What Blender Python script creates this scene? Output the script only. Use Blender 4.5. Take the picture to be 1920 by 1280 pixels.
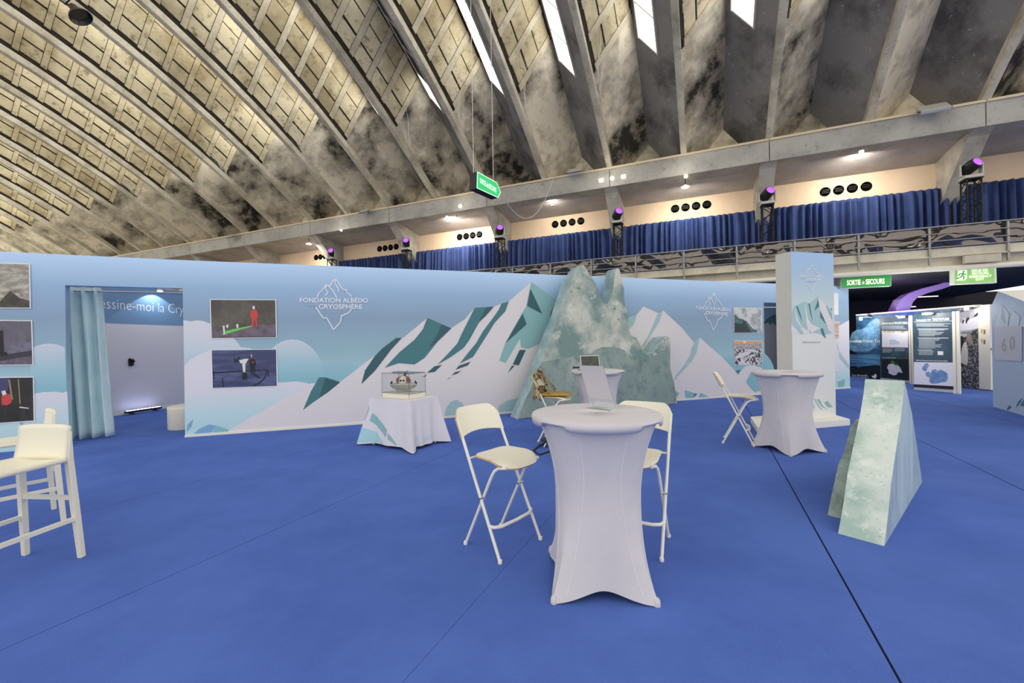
import bpy, math, random
from mathutils import Vector, Matrix
random.seed(7)
for _o in list(bpy.data.objects):
    bpy.data.objects.remove(_o)
SC = bpy.context.scene
COL = SC.collection

# ------------------------------------------------------------------ camera
F = 780.0                      # focal length in pixels of the 1920 px wide frame
PHI = math.radians(0.945)      # slight roll of the hand-held camera
CAM = Vector((0, 0, 1.5))
RX = Vector((math.cos(PHI), 0, -math.sin(PHI)))
UP = Vector((math.sin(PHI), 0, math.cos(PHI)))
FW = Vector((0, 1, 0))
CY = 641.5
cd = bpy.data.cameras.new('camera')
cd.sensor_width = 36.0
cd.lens = F / 1920 * 36
cd.shift_y = 1.5 / 1920
cd.clip_end = 300
cam = bpy.data.objects.new('camera', cd)
COL.objects.link(cam)
cam.matrix_world = Matrix(((RX.x, UP.x, -FW.x, CAM.x), (RX.y, UP.y, -FW.y, CAM.y),
                           (RX.z, UP.z, -FW.z, CAM.z), (0, 0, 0, 1)))
SC.camera = cam

# ------------------------------------------------------------------ world and exposure
world = bpy.data.worlds.new('hall_daylight')
SC.world = world
world.use_nodes = True
world.node_tree.nodes['Background'].inputs[0].default_value = (1.0, 0.965, 0.90, 1)
world.node_tree.nodes['Background'].inputs[1].default_value = 1.35
SC.view_settings.view_transform = 'Standard'
SC.view_settings.look = 'None'
SC.view_settings.exposure = 0.12
SC.view_settings.gamma = 1.0
SC.view_settings.use_curve_mapping = False


def area(name, loc, target, sx, sy, power, rgb=(1, 1, 1)):
    l = bpy.data.lights.new(name, 'AREA')
    l.shape = 'RECTANGLE'
    l.size, l.size_y = sx, sy
    l.energy = power
    l.color = rgb
    o = bpy.data.objects.new(name, l)
    COL.objects.link(o)
    o.location = loc
    o.rotation_euler = (Vector(target) - Vector(loc)).to_track_quat('-Z', 'Y').to_euler()
    return o


# ------------------------------------------------------------------ measuring helpers
def ray(x, y):
    return RX * ((x - 960) / F) + UP * ((CY - y) / F) + FW


def onz(x, y, z=0.0):
    d = ray(x, y)
    return CAM + d * ((z - CAM.z) / d.z)


def onp(x, y, p, n):
    d = ray(x, y)
    return CAM + d * ((p - CAM).dot(n) / d.dot(n))


class Plane:
    """vertical plane through two floor points a -> b; n points to the camera side"""
    def __init__(s, a, b):
        s.a = Vector((a[0], a[1], 0))
        s.b = Vector((b[0], b[1], 0))
        s.t = (s.b - s.a).normalized()
        s.n = Vector((s.t.y, -s.t.x, 0))
        if s.n.dot(CAM - s.a) < 0:
            s.n = -s.n
        s.len = (s.b - s.a).length

    def pt(s, x, y, off=0.0):
        return onp(x, y, s.a + s.n * off, s.n)

    def at(s, t, z, off=0.0):
        return s.a + s.t * t + s.n * off + Vector((0, 0, z))

    def par(s, x, y, off=0.0):
        q = s.pt(x, y, off)
        return (q - s.a).dot(s.t), q.z


# ------------------------------------------------------------------ materials
def lin(c):
    return tuple(((v / 255) / 12.92 if v / 255 <= .04045 else ((v / 255 + .055) / 1.055) ** 2.4) for v in c) + (1,)


MC = {}


def M(name, rgb, rough=.6, metal=0.0, var=None, bump=None, emit=None, alpha=None, trans=0.0, spec=.5, coord='Object'):
    """plain procedural material; var=(scale, rgb2, lo, hi) mixes in a noise-shaped second colour"""
    if name in MC:
        return MC[name]
    m = bpy.data.materials.new(name)
    m.use_nodes = True
    nt = m.node_tree
    b = nt.nodes['Principled BSDF']
    b.inputs['Base Color'].default_value = lin(rgb)
    b.inputs['Roughness'].default_value = rough
    b.inputs['Metallic'].default_value = metal
    b.inputs['Specular IOR Level'].default_value = spec
    if trans:
        b.inputs['Transmission Weight'].default_value = trans
    if alpha is not None:
        b.inputs['Alpha'].default_value = alpha
    if emit:
        b.inputs['Emission Color'].default_value = lin(emit[0])
        b.inputs['Emission Strength'].default_value = emit[1]
    if var or bump:
        tc = nt.nodes.new('ShaderNodeNewGeometry' if coord == 'Position' else 'ShaderNodeTexCoord')
    if var:
        vs = var if isinstance(var, list) else [var]
        prev = None
        for (sc, c2, lo, hi) in vs:
            nz = nt.nodes.new('ShaderNodeTexNoise')
            if isinstance(sc, tuple):
                mp = nt.nodes.new('ShaderNodeMapping')
                mp.inputs['Scale'].default_value = sc
                nt.links.new(tc.outputs[coord], mp.inputs['Vector'])
                nt.links.new(mp.outputs[0], nz.inputs['Vector'])
                nz.inputs['Scale'].default_value = 1
            else:
                nt.links.new(tc.outputs[coord], nz.inputs['Vector'])
                nz.inputs['Scale'].default_value = sc
            nz.inputs['Detail'].default_value = 8
            nz.inputs['Roughness'].default_value = .62
            rp = nt.nodes.new('ShaderNodeMapRange')
            rp.inputs[1].default_value = lo
            rp.inputs[2].default_value = hi
            rp.clamp = True
            nt.links.new(nz.outputs['Fac'], rp.inputs[0])
            mx = nt.nodes.new('ShaderNodeMix')
            mx.data_type = 'RGBA'
            if prev is None:
                mx.inputs[6].default_value = lin(rgb)
            else:
                nt.links.new(prev, mx.inputs[6])
            mx.inputs[7].default_value = lin(c2)
            nt.links.new(rp.outputs[0], mx.inputs[0])
            prev = mx.outputs[2]
        nt.links.new(prev, b.inputs['Base Color'])
    if bump:
        nz = nt.nodes.new('ShaderNodeTexNoise')
        nz.inputs['Scale'].default_value = bump[0]
        nz.inputs['Detail'].default_value = 6
        nt.links.new(tc.outputs[coord], nz.inputs['Vector'])
        bp = nt.nodes.new('ShaderNodeBump')
        bp.inputs['Strength'].default_value = bump[1]
        bp.inputs['Distance'].default_value = bump[2] if len(bump) > 2 else .02
        nt.links.new(nz.outputs['Fac'], bp.inputs['Height'])
        nt.links.new(bp.outputs[0], b.inputs['Normal'])
    MC[name] = m
    return m


def G(name, stops, rough=.55):
    """print whose ink colour runs with height: stops = [(z, rgb), ...]"""
    if name in MC:
        return MC[name]
    m = bpy.data.materials.new(name)
    m.use_nodes = True
    nt = m.node_tree
    b = nt.nodes['Principled BSDF']
    b.inputs['Roughness'].default_value = rough
    g = nt.nodes.new('ShaderNodeNewGeometry')
    sp = nt.nodes.new('ShaderNodeSeparateXYZ')
    nt.links.new(g.outputs['Position'], sp.inputs[0])
    mr = nt.nodes.new('ShaderNodeMapRange')
    z0, z1 = stops[0][0], stops[-1][0]
    mr.inputs[1].default_value = z0
    mr.inputs[2].default_value = z1
    nt.links.new(sp.outputs[2], mr.inputs[0])
    cr = nt.nodes.new('ShaderNodeValToRGB')
    el = cr.color_ramp.elements
    el[0].position, el[0].color = 0, lin(stops[0][1])
    el[1].position, el[1].color = 1, lin(stops[-1][1])
    for z, c in stops[1:-1]:
        e = el.new((z - z0) / (z1 - z0))
        e.color = lin(c)
    nt.links.new(mr.outputs[0], cr.inputs[0])
    nt.links.new(cr.outputs[0], b.inputs['Base Color'])
    MC[name] = m
    return m


# ------------------------------------------------------------------ mesh helpers
class MB:
    def __init__(s):
        s.v, s.f, s.mi = [], [], []

    def add(s, vs, fs, mi=0):
        o = len(s.v)
        s.v += [tuple(p) for p in vs]
        s.f += [tuple(i + o for i in f) for f in fs]
        s.mi += [mi] * len(fs)
        return s

    def box(s, c, d, R=None, mi=0):
        c = Vector(c)
        vs = []
        for x in (-.5, .5):
            for y in (-.5, .5):
                for z in (-.5, .5):
                    q = Vector((x * d[0], y * d[1], z * d[2]))
                    if R is not None:
                        q = R @ q
                    vs.append(c + q)
        return s.add(vs, [(0, 1, 3, 2), (4, 6, 7, 5), (0, 4, 5, 1), (2, 3, 7, 6), (0, 2, 6, 4), (1, 5, 7, 3)], mi)

    def hexa(s, p, mi=0):
        """8 corners: 4 of one face, 4 of the opposite face in the same order"""
        return s.add(p, [(0, 3, 2, 1), (4, 5, 6, 7), (0, 1, 5, 4), (1, 2, 6, 5), (2, 3, 7, 6), (3, 0, 4, 7)], mi)

    def poly(s, p, mi=0):
        return s.add(p, [tuple(range(len(p)))], mi)

    def prism(s, p, d, mi=0):
        d = Vector(d)
        n = len(p)
        vs = [Vector(q) for q in p] + [Vector(q) + d for q in p]
        return s.add(vs, [tuple(range(n))[::-1], tuple(range(n, 2 * n))] +
                     [(i, (i + 1) % n, n + (i + 1) % n, n + i) for i in range(n)], mi)

    def tube(s, pts, r, n=8, cap=True, mi=0):
        pts = [Vector(p) for p in pts]
        rs = r if isinstance(r, (list, tuple)) else [r] * len(pts)
        ring = []
        ref = None
        for i, p in enumerate(pts):
            a = pts[max(i - 1, 0)]
            b = pts[min(i + 1, len(pts) - 1)]
            t = (b - a).normalized()
            if ref is None:
                ref = Vector((0, 0, 1)) if abs(t.z) < .9 else Vector((1, 0, 0))
            x = (ref - t * ref.dot(t)).normalized()
            y = t.cross(x)
            ref = x
            ring.append([p + (x * math.cos(2 * math.pi * (k + .5) / n) + y * math.sin(2 * math.pi * (k + .5) / n)) * rs[i] for k in range(n)])
        vs = [q for rg in ring for q in rg]
        fs = []
        for i in range(len(pts) - 1):
            for k in range(n):
                k2 = (k + 1) % n
                fs.append((i * n + k, i * n + k2, (i + 1) * n + k2, (i + 1) * n + k))
        if cap:
            fs.append(tuple(range(n))[::-1])
            fs.append(tuple((len(pts) - 1) * n + k for k in range(n)))
        return s.add(vs, fs, mi)

    def lathe(s, prof, c=(0, 0, 0), n=32, axis=None, mi=0):
        """prof: [(r, h)] about the z axis (or axis matrix)"""
        c = Vector(c)
        vs = []
        for r, h in prof:
            for k in range(n):
                a = 2 * math.pi * k / n
                q = Vector((r * math.cos(a), r * math.sin(a), h))
                if axis is not None:
                    q = axis @ q
                vs.append(c + q)
        fs = []
        for i in range(len(prof) - 1):
            for k in range(n):
                k2 = (k + 1) % n
                fs.append((i * n + k, i * n + k2, (i + 1) * n + k2, (i + 1) * n + k))
        fs.append(tuple(range(n))[::-1])
        fs.append(tuple((len(prof) - 1) * n + k for k in range(n)))
        return s.add(vs, fs, mi)

    def grid(s, P, mi=0):
        nr, nc = len(P), len(P[0])
        return s.add([q for r in P for q in r],
                     [(i * nc + j, i * nc + j + 1, (i + 1) * nc + j + 1, (i + 1) * nc + j)
                      for i in range(nr - 1) for j in range(nc - 1)], mi)

    def ball(s, c, r, n=12, m=8, mi=0):
        c = Vector(c)
        rr = r if isinstance(r, (tuple, list)) else (r, r, r)
        P = []
        for i in range(m + 1):
            th = math.pi * i / m
            P.append([c + Vector((rr[0] * math.sin(th) * math.cos(2 * math.pi * k / n),
                                  rr[1] * math.sin(th) * math.sin(2 * math.pi * k / n), rr[2] * math.cos(th))) for k in range(n + 1)])
        return s.grid(P, mi)

    def mesh(s, name, mats, smooth=False):
        me = bpy.data.meshes.new(name)
        me.from_pydata(s.v, [], s.f)
        for m in (mats if isinstance(mats, (list, tuple)) else [mats]):
            me.materials.append(m)
        if any(s.mi):
            me.polygons.foreach_set('material_index', s.mi)
        me.validate()
        if smooth:
            me.polygons.foreach_set('use_smooth', [True] * len(me.polygons))
            try:
                me.set_sharp_from_angle(angle=math.radians(42))
            except Exception:
                pass
        me.update()
        return me

    def build(s, name, mats, parent=None, smooth=False, local=False, solid=0.0, bevel=0.0):
        me = s.mesh(name, mats, smooth)
        o = bpy.data.objects.new(name, me)
        COL.objects.link(o)
        if parent is not None:
            o.parent = parent
            if not local:
                o.matrix_parent_inverse = MW[parent.name].inverted()
        MW[o.name] = Matrix.Identity(4) if not local or parent is None else MW[parent.name].copy()
        if solid:
            md = o.modifiers.new('thickness', 'SOLIDIFY')
            md.thickness = solid
            md.offset = 0
        if bevel:
            md = o.modifiers.new('bevel', 'BEVEL')
            md.width = bevel
            md.segments = 2
            md.limit_method = 'ANGLE'
        return o


MW = {}


def tag(o, label=None, cat=None, group=None, kind=None):
    if label:
        o['label'] = label
    if cat:
        o['category'] = cat
    if group:
        o['group'] = group
    if kind:
        o['kind'] = kind
    return o


def thing(name, loc=(0, 0, 0), rz=0.0, label=None, cat=None, group=None, kind=None):
    o = bpy.data.objects.new(name, None)
    o.empty_display_size = .1
    COL.objects.link(o)
    o.location = loc
    o.rotation_euler = (0, 0, rz)
    MW[o.name] = Matrix.Translation(Vector(loc)) @ Matrix.Rotation(rz, 4, 'Z')
    return tag(o, label, cat, group, kind)


def dup(root, loc, rz=0.0, label=None, group=None, parent=None):
    def cp(o, par):
        c = o.copy()
        COL.objects.link(c)
        c.parent = par
        if par is not None:
            c.matrix_parent_inverse = o.matrix_parent_inverse.copy()
        for ch in kids[o.name]:
            cp(ch, c)
        return c
    kids = {}

    def walk(o):
        kids[o.name] = [c for c in bpy.data.objects if c.parent == o]
        for c in kids[o.name]:
            walk(c)
    walk(root)
    r = cp(root, parent)
    r.location = loc
    r.rotation_euler = (0, 0, rz)
    MW[r.name] = Matrix.Translation(Vector(loc)) @ Matrix.Rotation(rz, 4, 'Z')
    if label:
        r['label'] = label
    if group:
        r['group'] = group
    return r


TXT = {}


def text_geo(body, bold=0.0):
    k = (body, bold)
    if k not in TXT:
        cu = bpy.data.curves.new('t', 'FONT')
        cu.body = body
        cu.resolution_u = 3
        cu.offset = bold
        ob = bpy.data.objects.new('t', cu)
        COL.objects.link(ob)
        me = bpy.data.meshes.new_from_object(ob.evaluated_get(bpy.context.evaluated_depsgraph_get()))
        vs = [v.co.copy() for v in me.vertices]
        fs = [tuple(p.vertices) for p in me.polygons]
        bpy.data.objects.remove(ob)
        bpy.data.curves.remove(cu)
        bpy.data.meshes.remove(me)
        TXT[k] = (vs, fs)
    return TXT[k]


def cap_h():
    vs, _ = text_geo('E')
    return max(v.y for v in vs)


def text_on(mb, body, o, r, h, bold=0.0, mi=0):
    """letters from point o to point r (left end to right end of the baseline), h = capital height (vertical)"""
    vs, fs = text_geo(body, bold)
    x0, x1 = min(v.x for v in vs), max(v.x for v in vs)
    e = text_geo('E')[0]
    H = max(v.y for v in e)
    mb.add([o + (r - o) * ((v.x - x0) / (x1 - x0)) + Vector((0, 0, h * v.y / H)) for v in vs], fs, mi)


def ribbon(mb, pts, w, nrm, mi=0):
    """flat line of width w through pts in a plane with normal nrm"""
    for a, b in zip(pts[:-1], pts[1:]):
        t = (b - a).normalized()
        s = t.cross(nrm).normalized() * (w / 2)
        e = t * (w * .35)
        mb.poly([a - e - s, b + e - s, b + e + s, a - e + s], mi)


# ------------------------------------------------------------------ shared materials
WHITE = M('white_print', (226, 221, 222), .6)
TEAL_D = M('dark_teal_ink', (52, 96, 104), .6)
TEAL_M = M('mid_teal_ink', (70, 124, 130), .6)
TEAL_L = M('light_teal_ink', (140, 186, 188), .6)
TEAL_P = M('pale_teal_ink', (166, 198, 202), .6)
AQUA = M('aqua_ink', (136, 190, 202), .6)
BLUEI = M('blue_ink', (126, 172, 212), .6)
LOGO = M('logo_white_ink', (240, 240, 244), .6)
FAINT = M('faint_white_ink', (176, 196, 212), .6)
SKY = G('sky_print', [(0, (184, 218, 224)), (.8, (176, 212, 220)), (1.4, (150, 186, 200)), (2.0, (142, 168, 192)), (2.5, (156, 188, 220)), (2.97, (194, 224, 254))])
FABRIC_W = M('white_stretch_fabric', (208, 204, 208), .75, var=(3.0, (200, 196, 200), .4, .7), bump=(300, .05, .002))
FRAME_W = M('white_metal', (236, 232, 222), .4)
CREAM = M('cream_plastic', (233, 228, 208), .45)
PLY = M('birch_ply_edge', (196, 160, 112), .6)
BLACK = M('black_plastic', (22, 22, 24), .5)
BLACKM = M('black_metal', (30, 30, 33), .45, .6)
CHROME = M('chrome', (200, 200, 202), .2, 1.0)
PAPER = M('white_paper', (238, 238, 238), .6)

# ------------------------------------------------------------------ floor: carpet strips
al = math.radians(25.3)
D = Vector((math.sin(al), math.cos(al), 0))      # hall axis (arches and carpet rolls run along it)
DW = Vector((math.cos(al), -math.sin(al), 0))
CARPET = M('blue_carpet', (82, 110, 186), .95, var=[(1.1, (72, 99, 174), .4, .65), (130, (90, 118, 194), .5, .8), (46, (58, 78, 132), .70, .78)], bump=(420, .25, .004), spec=.15)
fl = thing('floor', kind='structure')
mb = MB()
mb.box((4, 12, -.06), (70, 60, .1))
mb.build('subfloor', M('dark_subfloor', (18, 22, 40), .9), fl)
def seam(k):
    return .006 if k >= 0 else (.0012 if k == -1 else .0035)


gap = .006
for k in range(-9, 10):
    w0, w1 = .73 + 1.98 * k + seam(k), .73 + 1.98 * (k + 1) - seam(k + 1)
    cuts = [-6.0, 30.0]
    if k == 1:
        cuts = [-6.0, 8.42, 30.0]
    for a, b in zip(cuts[:-1], cuts[1:]):
        mb = MB()
        c = [DW * w0 + D * (a + gap), DW * w1 + D * (a + gap), DW * w1 + D * (b - gap), DW * w0 + D * (b - gap)]
        mb.hexa([p + Vector((0, 0, -.008)) for p in c] + c)
        mb.build('carpet_strip', CARPET, fl)

# ------------------------------------------------------------------ hall shell (roof, beam, balcony)
HS = 1.1
az = math.radians(-66.7)
U = Vector((math.sin(az), math.cos(az), 0))      # along the edge beam, to the far left
NN = Vector((U.y, -U.x, 0))                      # outwards
O0 = Vector((5.371, 12.783, 0))


def hp(u, nn, z):
    return CAM + (O0 + U * u + NN * nn + Vector((0, 0, z)) - CAM) * HS


def hs(u, s, z):
    return CAM + (O0 + U * u - D * s + Vector((0, 0, z)) - CAM) * HS


def hpx(x, y, nn):
    """pixel -> (u, z) in the hall plane nn"""
    p = onp(x, y, hp(0, nn, 0), NN)
    q = (p - CAM) / HS + CAM - O0
    return q.dot(U), q.z


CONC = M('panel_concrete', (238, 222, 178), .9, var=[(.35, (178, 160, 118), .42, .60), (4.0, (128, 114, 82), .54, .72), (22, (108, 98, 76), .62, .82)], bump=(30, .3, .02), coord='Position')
BATT = M('batten_concrete', (226, 212, 178), .9, var=[(1.4, (192, 177, 142), .42, .62), (9, (120, 108, 84), .58, .8)], bump=(30, .3, .02), coord='Position')
JOINT = M('joint_shade_concrete', (60, 53, 40), .95, var=(3, (40, 36, 28), .4, .65))  # dark backing paints the shade of gaps between boards; also on covered panes
SMOOTH = M('lit_stained_plaster', (244, 230, 198), .85, var=[(.5, (54, 49, 39), .42, .60), (2.2, (188, 174, 144), .5, .7), (11, (226, 219, 204), .66, .76)], bump=(18, .25, .02), coord='Position')  # stains over a base lightened in place of daylight from the right
WEB = M('shaded_grey_web_concrete', (142, 138, 132), .85, var=[(.8, (88, 85, 82), .45, .65), (7, (186, 182, 174), .62, .74)], bump=(20, .25, .02), coord='Position')  # grey concrete, darkened as the fold side turned from that daylight
RIBM = M('rib_concrete', (216, 206, 180), .85, var=[(1.2, (172, 161, 136), .42, .65), (12, (96, 88, 72), .58, .76)], bump=(24, .3, .02), coord='Position')
BEAMM = M('beam_concrete', (186, 182, 172), .85, var=[(1.0, (158, 154, 145), .42, .65), (8, (112, 108, 100), .6, .78)], bump=(20, .25, .02), coord='Position')
LIPM = M('cream_lip', (226, 208, 172), .7)
SOFF = M('soffit_grey', (186, 179, 174), .8, var=(1.2, (166, 160, 155), .4, .65))
CORB = M('corbel_concrete', (190, 184, 172), .85, var=[(1.5, (150, 145, 134), .42, .65)], bump=(20, .2, .02))
PEACH = M('peach_paint', (232, 206, 176), .8, var=(1.0, (222, 196, 166), .4, .65))
SP = 2.26
HV = 1.57


def zr(s):
    return 7.14 + .72 * s - .024 * s * s


ceil = thing('ceiling', kind='structure')


def sec(s, v, dz):
    return hs(-v, s, zr(s) + dz)


R0, R1 = .085, .25
S_A, S_G, S_E = -.85, 2.30, 14.6
srows = [S_A + (S_G - S_A) * i / 6 for i in range(7)] + [S_G + (S_E - S_G) * i / 20 for i in range(1, 21)]


def strip(mb, prof, rows, mi):
    mb.grid([[sec(s, v, dz) for v, dz in prof] for s in rows], mi)


def fA(t):
    return (R0 + (SP / 2 - R0) * t, R1 + (HV - R1) * t)


def fB(t):
    return (SP / 2 + (SP / 2 - R0) * t, HV - (HV - R1) * t)


mb = MB()
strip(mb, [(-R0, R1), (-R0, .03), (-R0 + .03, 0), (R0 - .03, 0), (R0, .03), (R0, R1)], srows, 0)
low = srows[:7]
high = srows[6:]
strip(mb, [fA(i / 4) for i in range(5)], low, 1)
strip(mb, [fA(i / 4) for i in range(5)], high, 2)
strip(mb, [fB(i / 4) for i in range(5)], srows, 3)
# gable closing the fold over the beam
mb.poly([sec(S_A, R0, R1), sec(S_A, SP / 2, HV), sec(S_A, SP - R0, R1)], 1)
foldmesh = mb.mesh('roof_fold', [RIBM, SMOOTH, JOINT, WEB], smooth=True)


def slab_on_A(s0, s1, t0, t1, h):
    """thin piece lying on the panelled face of a fold"""
    n = None
    pts = []
    for s, t in ((s0, t0), (s0, t1), (s1, t1), (s1, t0)):
        v, dz = fA(t)
        pts.append(sec(s, v, dz))
    n = (pts[1] - pts[0]).cross(pts[3] - pts[0]).normalized()
    if n.z > 0:
        n = -n
    b = MB()
    b.hexa([p - n * .02 for p in pts] + [p + n * h for p in pts])
    return b


PER = .655
batt, boards = [], []
for j in range(13):
    s0 = 2.30 + PER * j
    b = slab_on_A(s0, s0 + .15, .06, .97, .034)
    batt.append(b)
    for (t0, t1, h) in ((.085, .325, .012), (.36, .655, .02), (.675, .96, .018)):
        jit = random.uniform(-.006, .006)
        boards.append(slab_on_A(s0 + .165, s0 + PER - .012, t0 + jit, t1, h + random.uniform(-.004, .004)))
battm = [b.mesh('batten', BATT) for b in batt]
boardm = [b.mesh('board', CONC) for b in boards]
allb = MB()
for b in batt + boards:
    allb.add(b.v, b.f)
allm = allb.mesh('panel_boards', CONC)
FK = range(-4, 26)
folds = {}
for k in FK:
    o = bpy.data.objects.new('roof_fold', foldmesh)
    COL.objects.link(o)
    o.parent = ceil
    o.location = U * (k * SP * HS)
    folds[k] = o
    MW[o.name] = Matrix.Translation(o.location)
    pieces = []
    if 0 <= k <= 6:
        for me in battm:
            pieces.append(('batten', me))
        for me in boardm:
            pieces.append(('board', me))
    else:
        pieces.append(('panel_boards', allm))
    for nm, me in pieces:
        c = bpy.data.objects.new(nm, me)
        COL.objects.link(c)
        c.parent = o
        if nm == 'panel_boards':
            c['kind'] = 'stuff'

LIME = M('lime_bloom', (236, 230, 216), .9)
for k in (1, 2, 3, 4, 6, 8, 9, 11):
    rr = random.Random(k * 7)
    sb = 2.0 + rr.uniform(-.25, .5)
    m2 = MB()
    for i in range(8):
        s_a, t_a = sb + rr.uniform(-.25, .2), .02 + rr.uniform(0, .05)
        ln, tt = rr.uniform(.5, 1.5), rr.uniform(.12, .42)
        wd = rr.uniform(.010, .026)
        n_ = 6
        prev = None
        for j in range(n_ + 1):
            u_ = j / n_
            s_ = s_a + ln * u_
            t_ = t_a + tt * u_ + .012 * math.sin(9 * u_ + i)
            cur = []
            for e_ in (-1, 1):
                v_, dz_ = fA(t_)
                cur.append(hs(k * SP - v_, s_ + e_ * wd * (1 - .7 * u_), zr(s_ + e_ * wd * (1 - .7 * u_)) + dz_ - .05))
            if prev:
                m2.poly([prev[0], prev[1], cur[1], cur[0]])
            prev = cur
    o = m2.build('lime_streak', LIME, folds[k])
    o['kind'] = 'stuff'

# skylight windows in the grey webs
PANE = M('bright_skylight', (250, 250, 252), .3, emit=((250, 251, 255), 3.2))
WFR = M('window_frame', (214, 206, 190), .6)


def on_B(k, s, t, off):
    v, dz = fB(t)
    p = hs(k * SP - v, s, zr(s) + dz)
    a = hs(k * SP - fB(t + .05)[0], s, zr(s) + fB(t + .05)[1]) - p
    b = hs(k * SP - v, s + .1, zr(s + .1) + dz) - p
    n = a.cross(b).normalized()
    if n.z > 0:
        n = -n
    return p + n * off


wn = 0
for k in FK:
    wn += 1
    w = thing('window_%d' % wn, loc=on_B(k, 1.92, .4, .0), kind='structure')
    S0, DS, T0, T1 = 1.92, .74, .13, .60
    joined = MB()
    for j in range(11):
        a, b = S0 + DS * j + .012, S0 + DS * (j + 1) - .012
        m2 = MB()
        m2.hexa([on_B(k, a, T0, .0), on_B(k, a, T1, .0), on_B(k, b, T1, .0), on_B(k, b, T0, .0),
                 on_B(k, a, T0, .012), on_B(k, a, T1, .012), on_B(k, b, T1, .012), on_B(k, b, T0, .012)])
        if k == 4 and j not in (0, 4):
            m2.build('covered_pane', JOINT, w)
        elif 0 <= k <= 4 and j < 8:
            m2.build('pane', PANE, w)
        else:
            joined.add(m2.v, m2.f)
    joined.build('far_panes', PANE, w)
    m2 = MB()
    for j in range(12):
        s = S0 + DS * j
        m2.hexa([on_B(k, s - .014, T0, 0), on_B(k, s - .014, T1, 0), on_B(k, s + .014, T1, 0), on_B(k, s + .014, T0, 0),
                 on_B(k, s - .014, T0, .03), on_B(k, s - .014, T1, .03), on_B(k, s + .014, T1, .03), on_B(k, s + .014, T0, .03)])
    for t in (T0, T1):
        for j in range(11):
            a, b = S0 + DS * j, S0 + DS * (j + 1)
            m2.hexa([on_B(k, a, t - .012, 0), on_B(k, a, t + .012, 0), on_B(k, b, t + .012, 0), on_B(k, b, t - .012, 0),
                     on_B(k, a, t - .012, .05), on_B(k, a, t + .012, .05), on_B(k, b, t + .012, .05), on_B(k, b, t - .012, .05)])
    m2.build('frame', WFR, w)


def hbox(u0, u1, n0, n1, z0, z1):
    b = MB()
    b.hexa([hp(u0, n0, z0), hp(u1, n0, z0), hp(u1, n1, z0), hp(u0, n1, z0),
            hp(u0, n0, z1), hp(u1, n0, z1), hp(u1, n1, z1), hp(u0, n1, z1)])
    return b


UL, UR = 58.0, -10.0
for k in range(-5, 25, 2):
    u0, u1 = k * SP + .012, (k + 2) * SP - .012
    hbox(u0, u1, 0, .9, 6.56, 7.13).build('edge_beam', BEAMM, ceil)
    hbox(u0, u1, -.05, .3, 7.13, 7.19).build('beam_lip', LIPM, ceil)
    if k > -5:
        b = MB()
        pr = [(.0, 6.60), (1.8, 6.45), (1.8, 5.13), (1.62, 5.13), (.28, 6.45)]
        b.prism([hp(k * SP - .2, n_, z_) for n_, z_ in pr], hp(k * SP + .2, 0, 0) - hp(k * SP - .2, 0, 0))
        b.build('corbel', CORB, ceil)
b = MB()
b.hexa([hp(UR, .1, 6.64), hp(UL, .1, 6.64), hp(UL, 1.95, 6.36), hp(UR, 1.95, 6.36),
        hp(UR, .1, 6.74), hp(UL, .1, 6.74), hp(UL, 1.95, 6.46), hp(UR, 1.95, 6.46)])
b.build('soffit', SOFF, ceil)

wu = thing('wall_upper', loc=hp(0, 1.85, 3.3), kind='structure')
hbox(UR, UL, 1.8, 2.0, 3.1, 6.5).build('plaster', PEACH, wu)
VENT = M('vent_black', (6, 6, 6), .9, spec=.0)
VRIM = M('vent_rim', (30, 27, 24), .5)
axN = Matrix((U, Vector((0, 0, 1)), -NN)).transposed()
for (a, b_) in [((1547, 359), (1624, 350)), ((1266, 391), (1325, 384)), ((1041, 421), (1089, 414)),
                ((862, 445), (899, 439)), ((712, 467), (743, 462)), ((593, 483), (612, 480))]:
    ua, za = hpx(a[0], a[1], 1.8)
    ub, zb = hpx(b_[0], b_[1], 1.8)
    zc = (za + zb) / 2
    if a[0] == 593:
        ub, ua = ua - .9, ua
        ua, ub = ua, ub
    for i in range(4):
        uu = ua + (ub - ua) * i / 3
        m2 = MB()
        m2.lathe([(.15, 0), (.15, .03), (.125, .05), (.12, .02), (.02, .015)], hp(uu, 1.8, zc), 20, axN)
        v = m2.build('round_vent', VENT, wu, smooth=True)
        m2 = MB()
        for dz in (-.045, 0, .045):
            m2.box(hp(uu, 1.76, zc + dz), (.21, .015, .012), Matrix((U, NN, Vector((0, 0, 1)))).transposed())
        m2.build('grille_bar', VRIM, v)

tag(hbox(57.6, 58.0, -20, 3, -.2, 14).build('wall_end', BEAMM, None), kind='structure')

# blue curtains, one per bay
CURT = M('royal_blue_drape', (46, 66, 118), .8, var=(3, (38, 55, 102), .4, .65))
ordw = ['rightmost', 'second from the right', 'third from the right', 'fourth from the right', 'fifth from the right', 'sixth from the right', 'seventh from the right', 'eighth from the right', 'ninth from the right']
for i, k in enumerate(range(-5, 7, 2)):
    u0, u1 = k * SP + .03, (k + 2) * SP - .03
    n = 260
    P = []
    for (z, am) in ((5.60, .35), (5.50, .7), (4.9, 1.0), (4.0, 1.1), (3.32, 1.15)):
        row = []
        for q in range(n + 1):
            uu = u0 + (u1 - u0) * q / n
            ph = q * .54 + 1.5 * math.sin(q * .12 + k)
            row.append(hp(uu, 1.52 - am * (.10 * math.sin(ph) + .05 * math.sin(ph * .43 + k)), z))
        P.append(row)
    m2 = MB()
    m2.grid(P)
    c = m2.build('stage_curtain', CURT, None, smooth=True, solid=.01)
    tag(c, 'royal blue pleated drape on the gallery, %s of the row' % ordw[i], 'curtain', 'blue drapes along the gallery')

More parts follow.
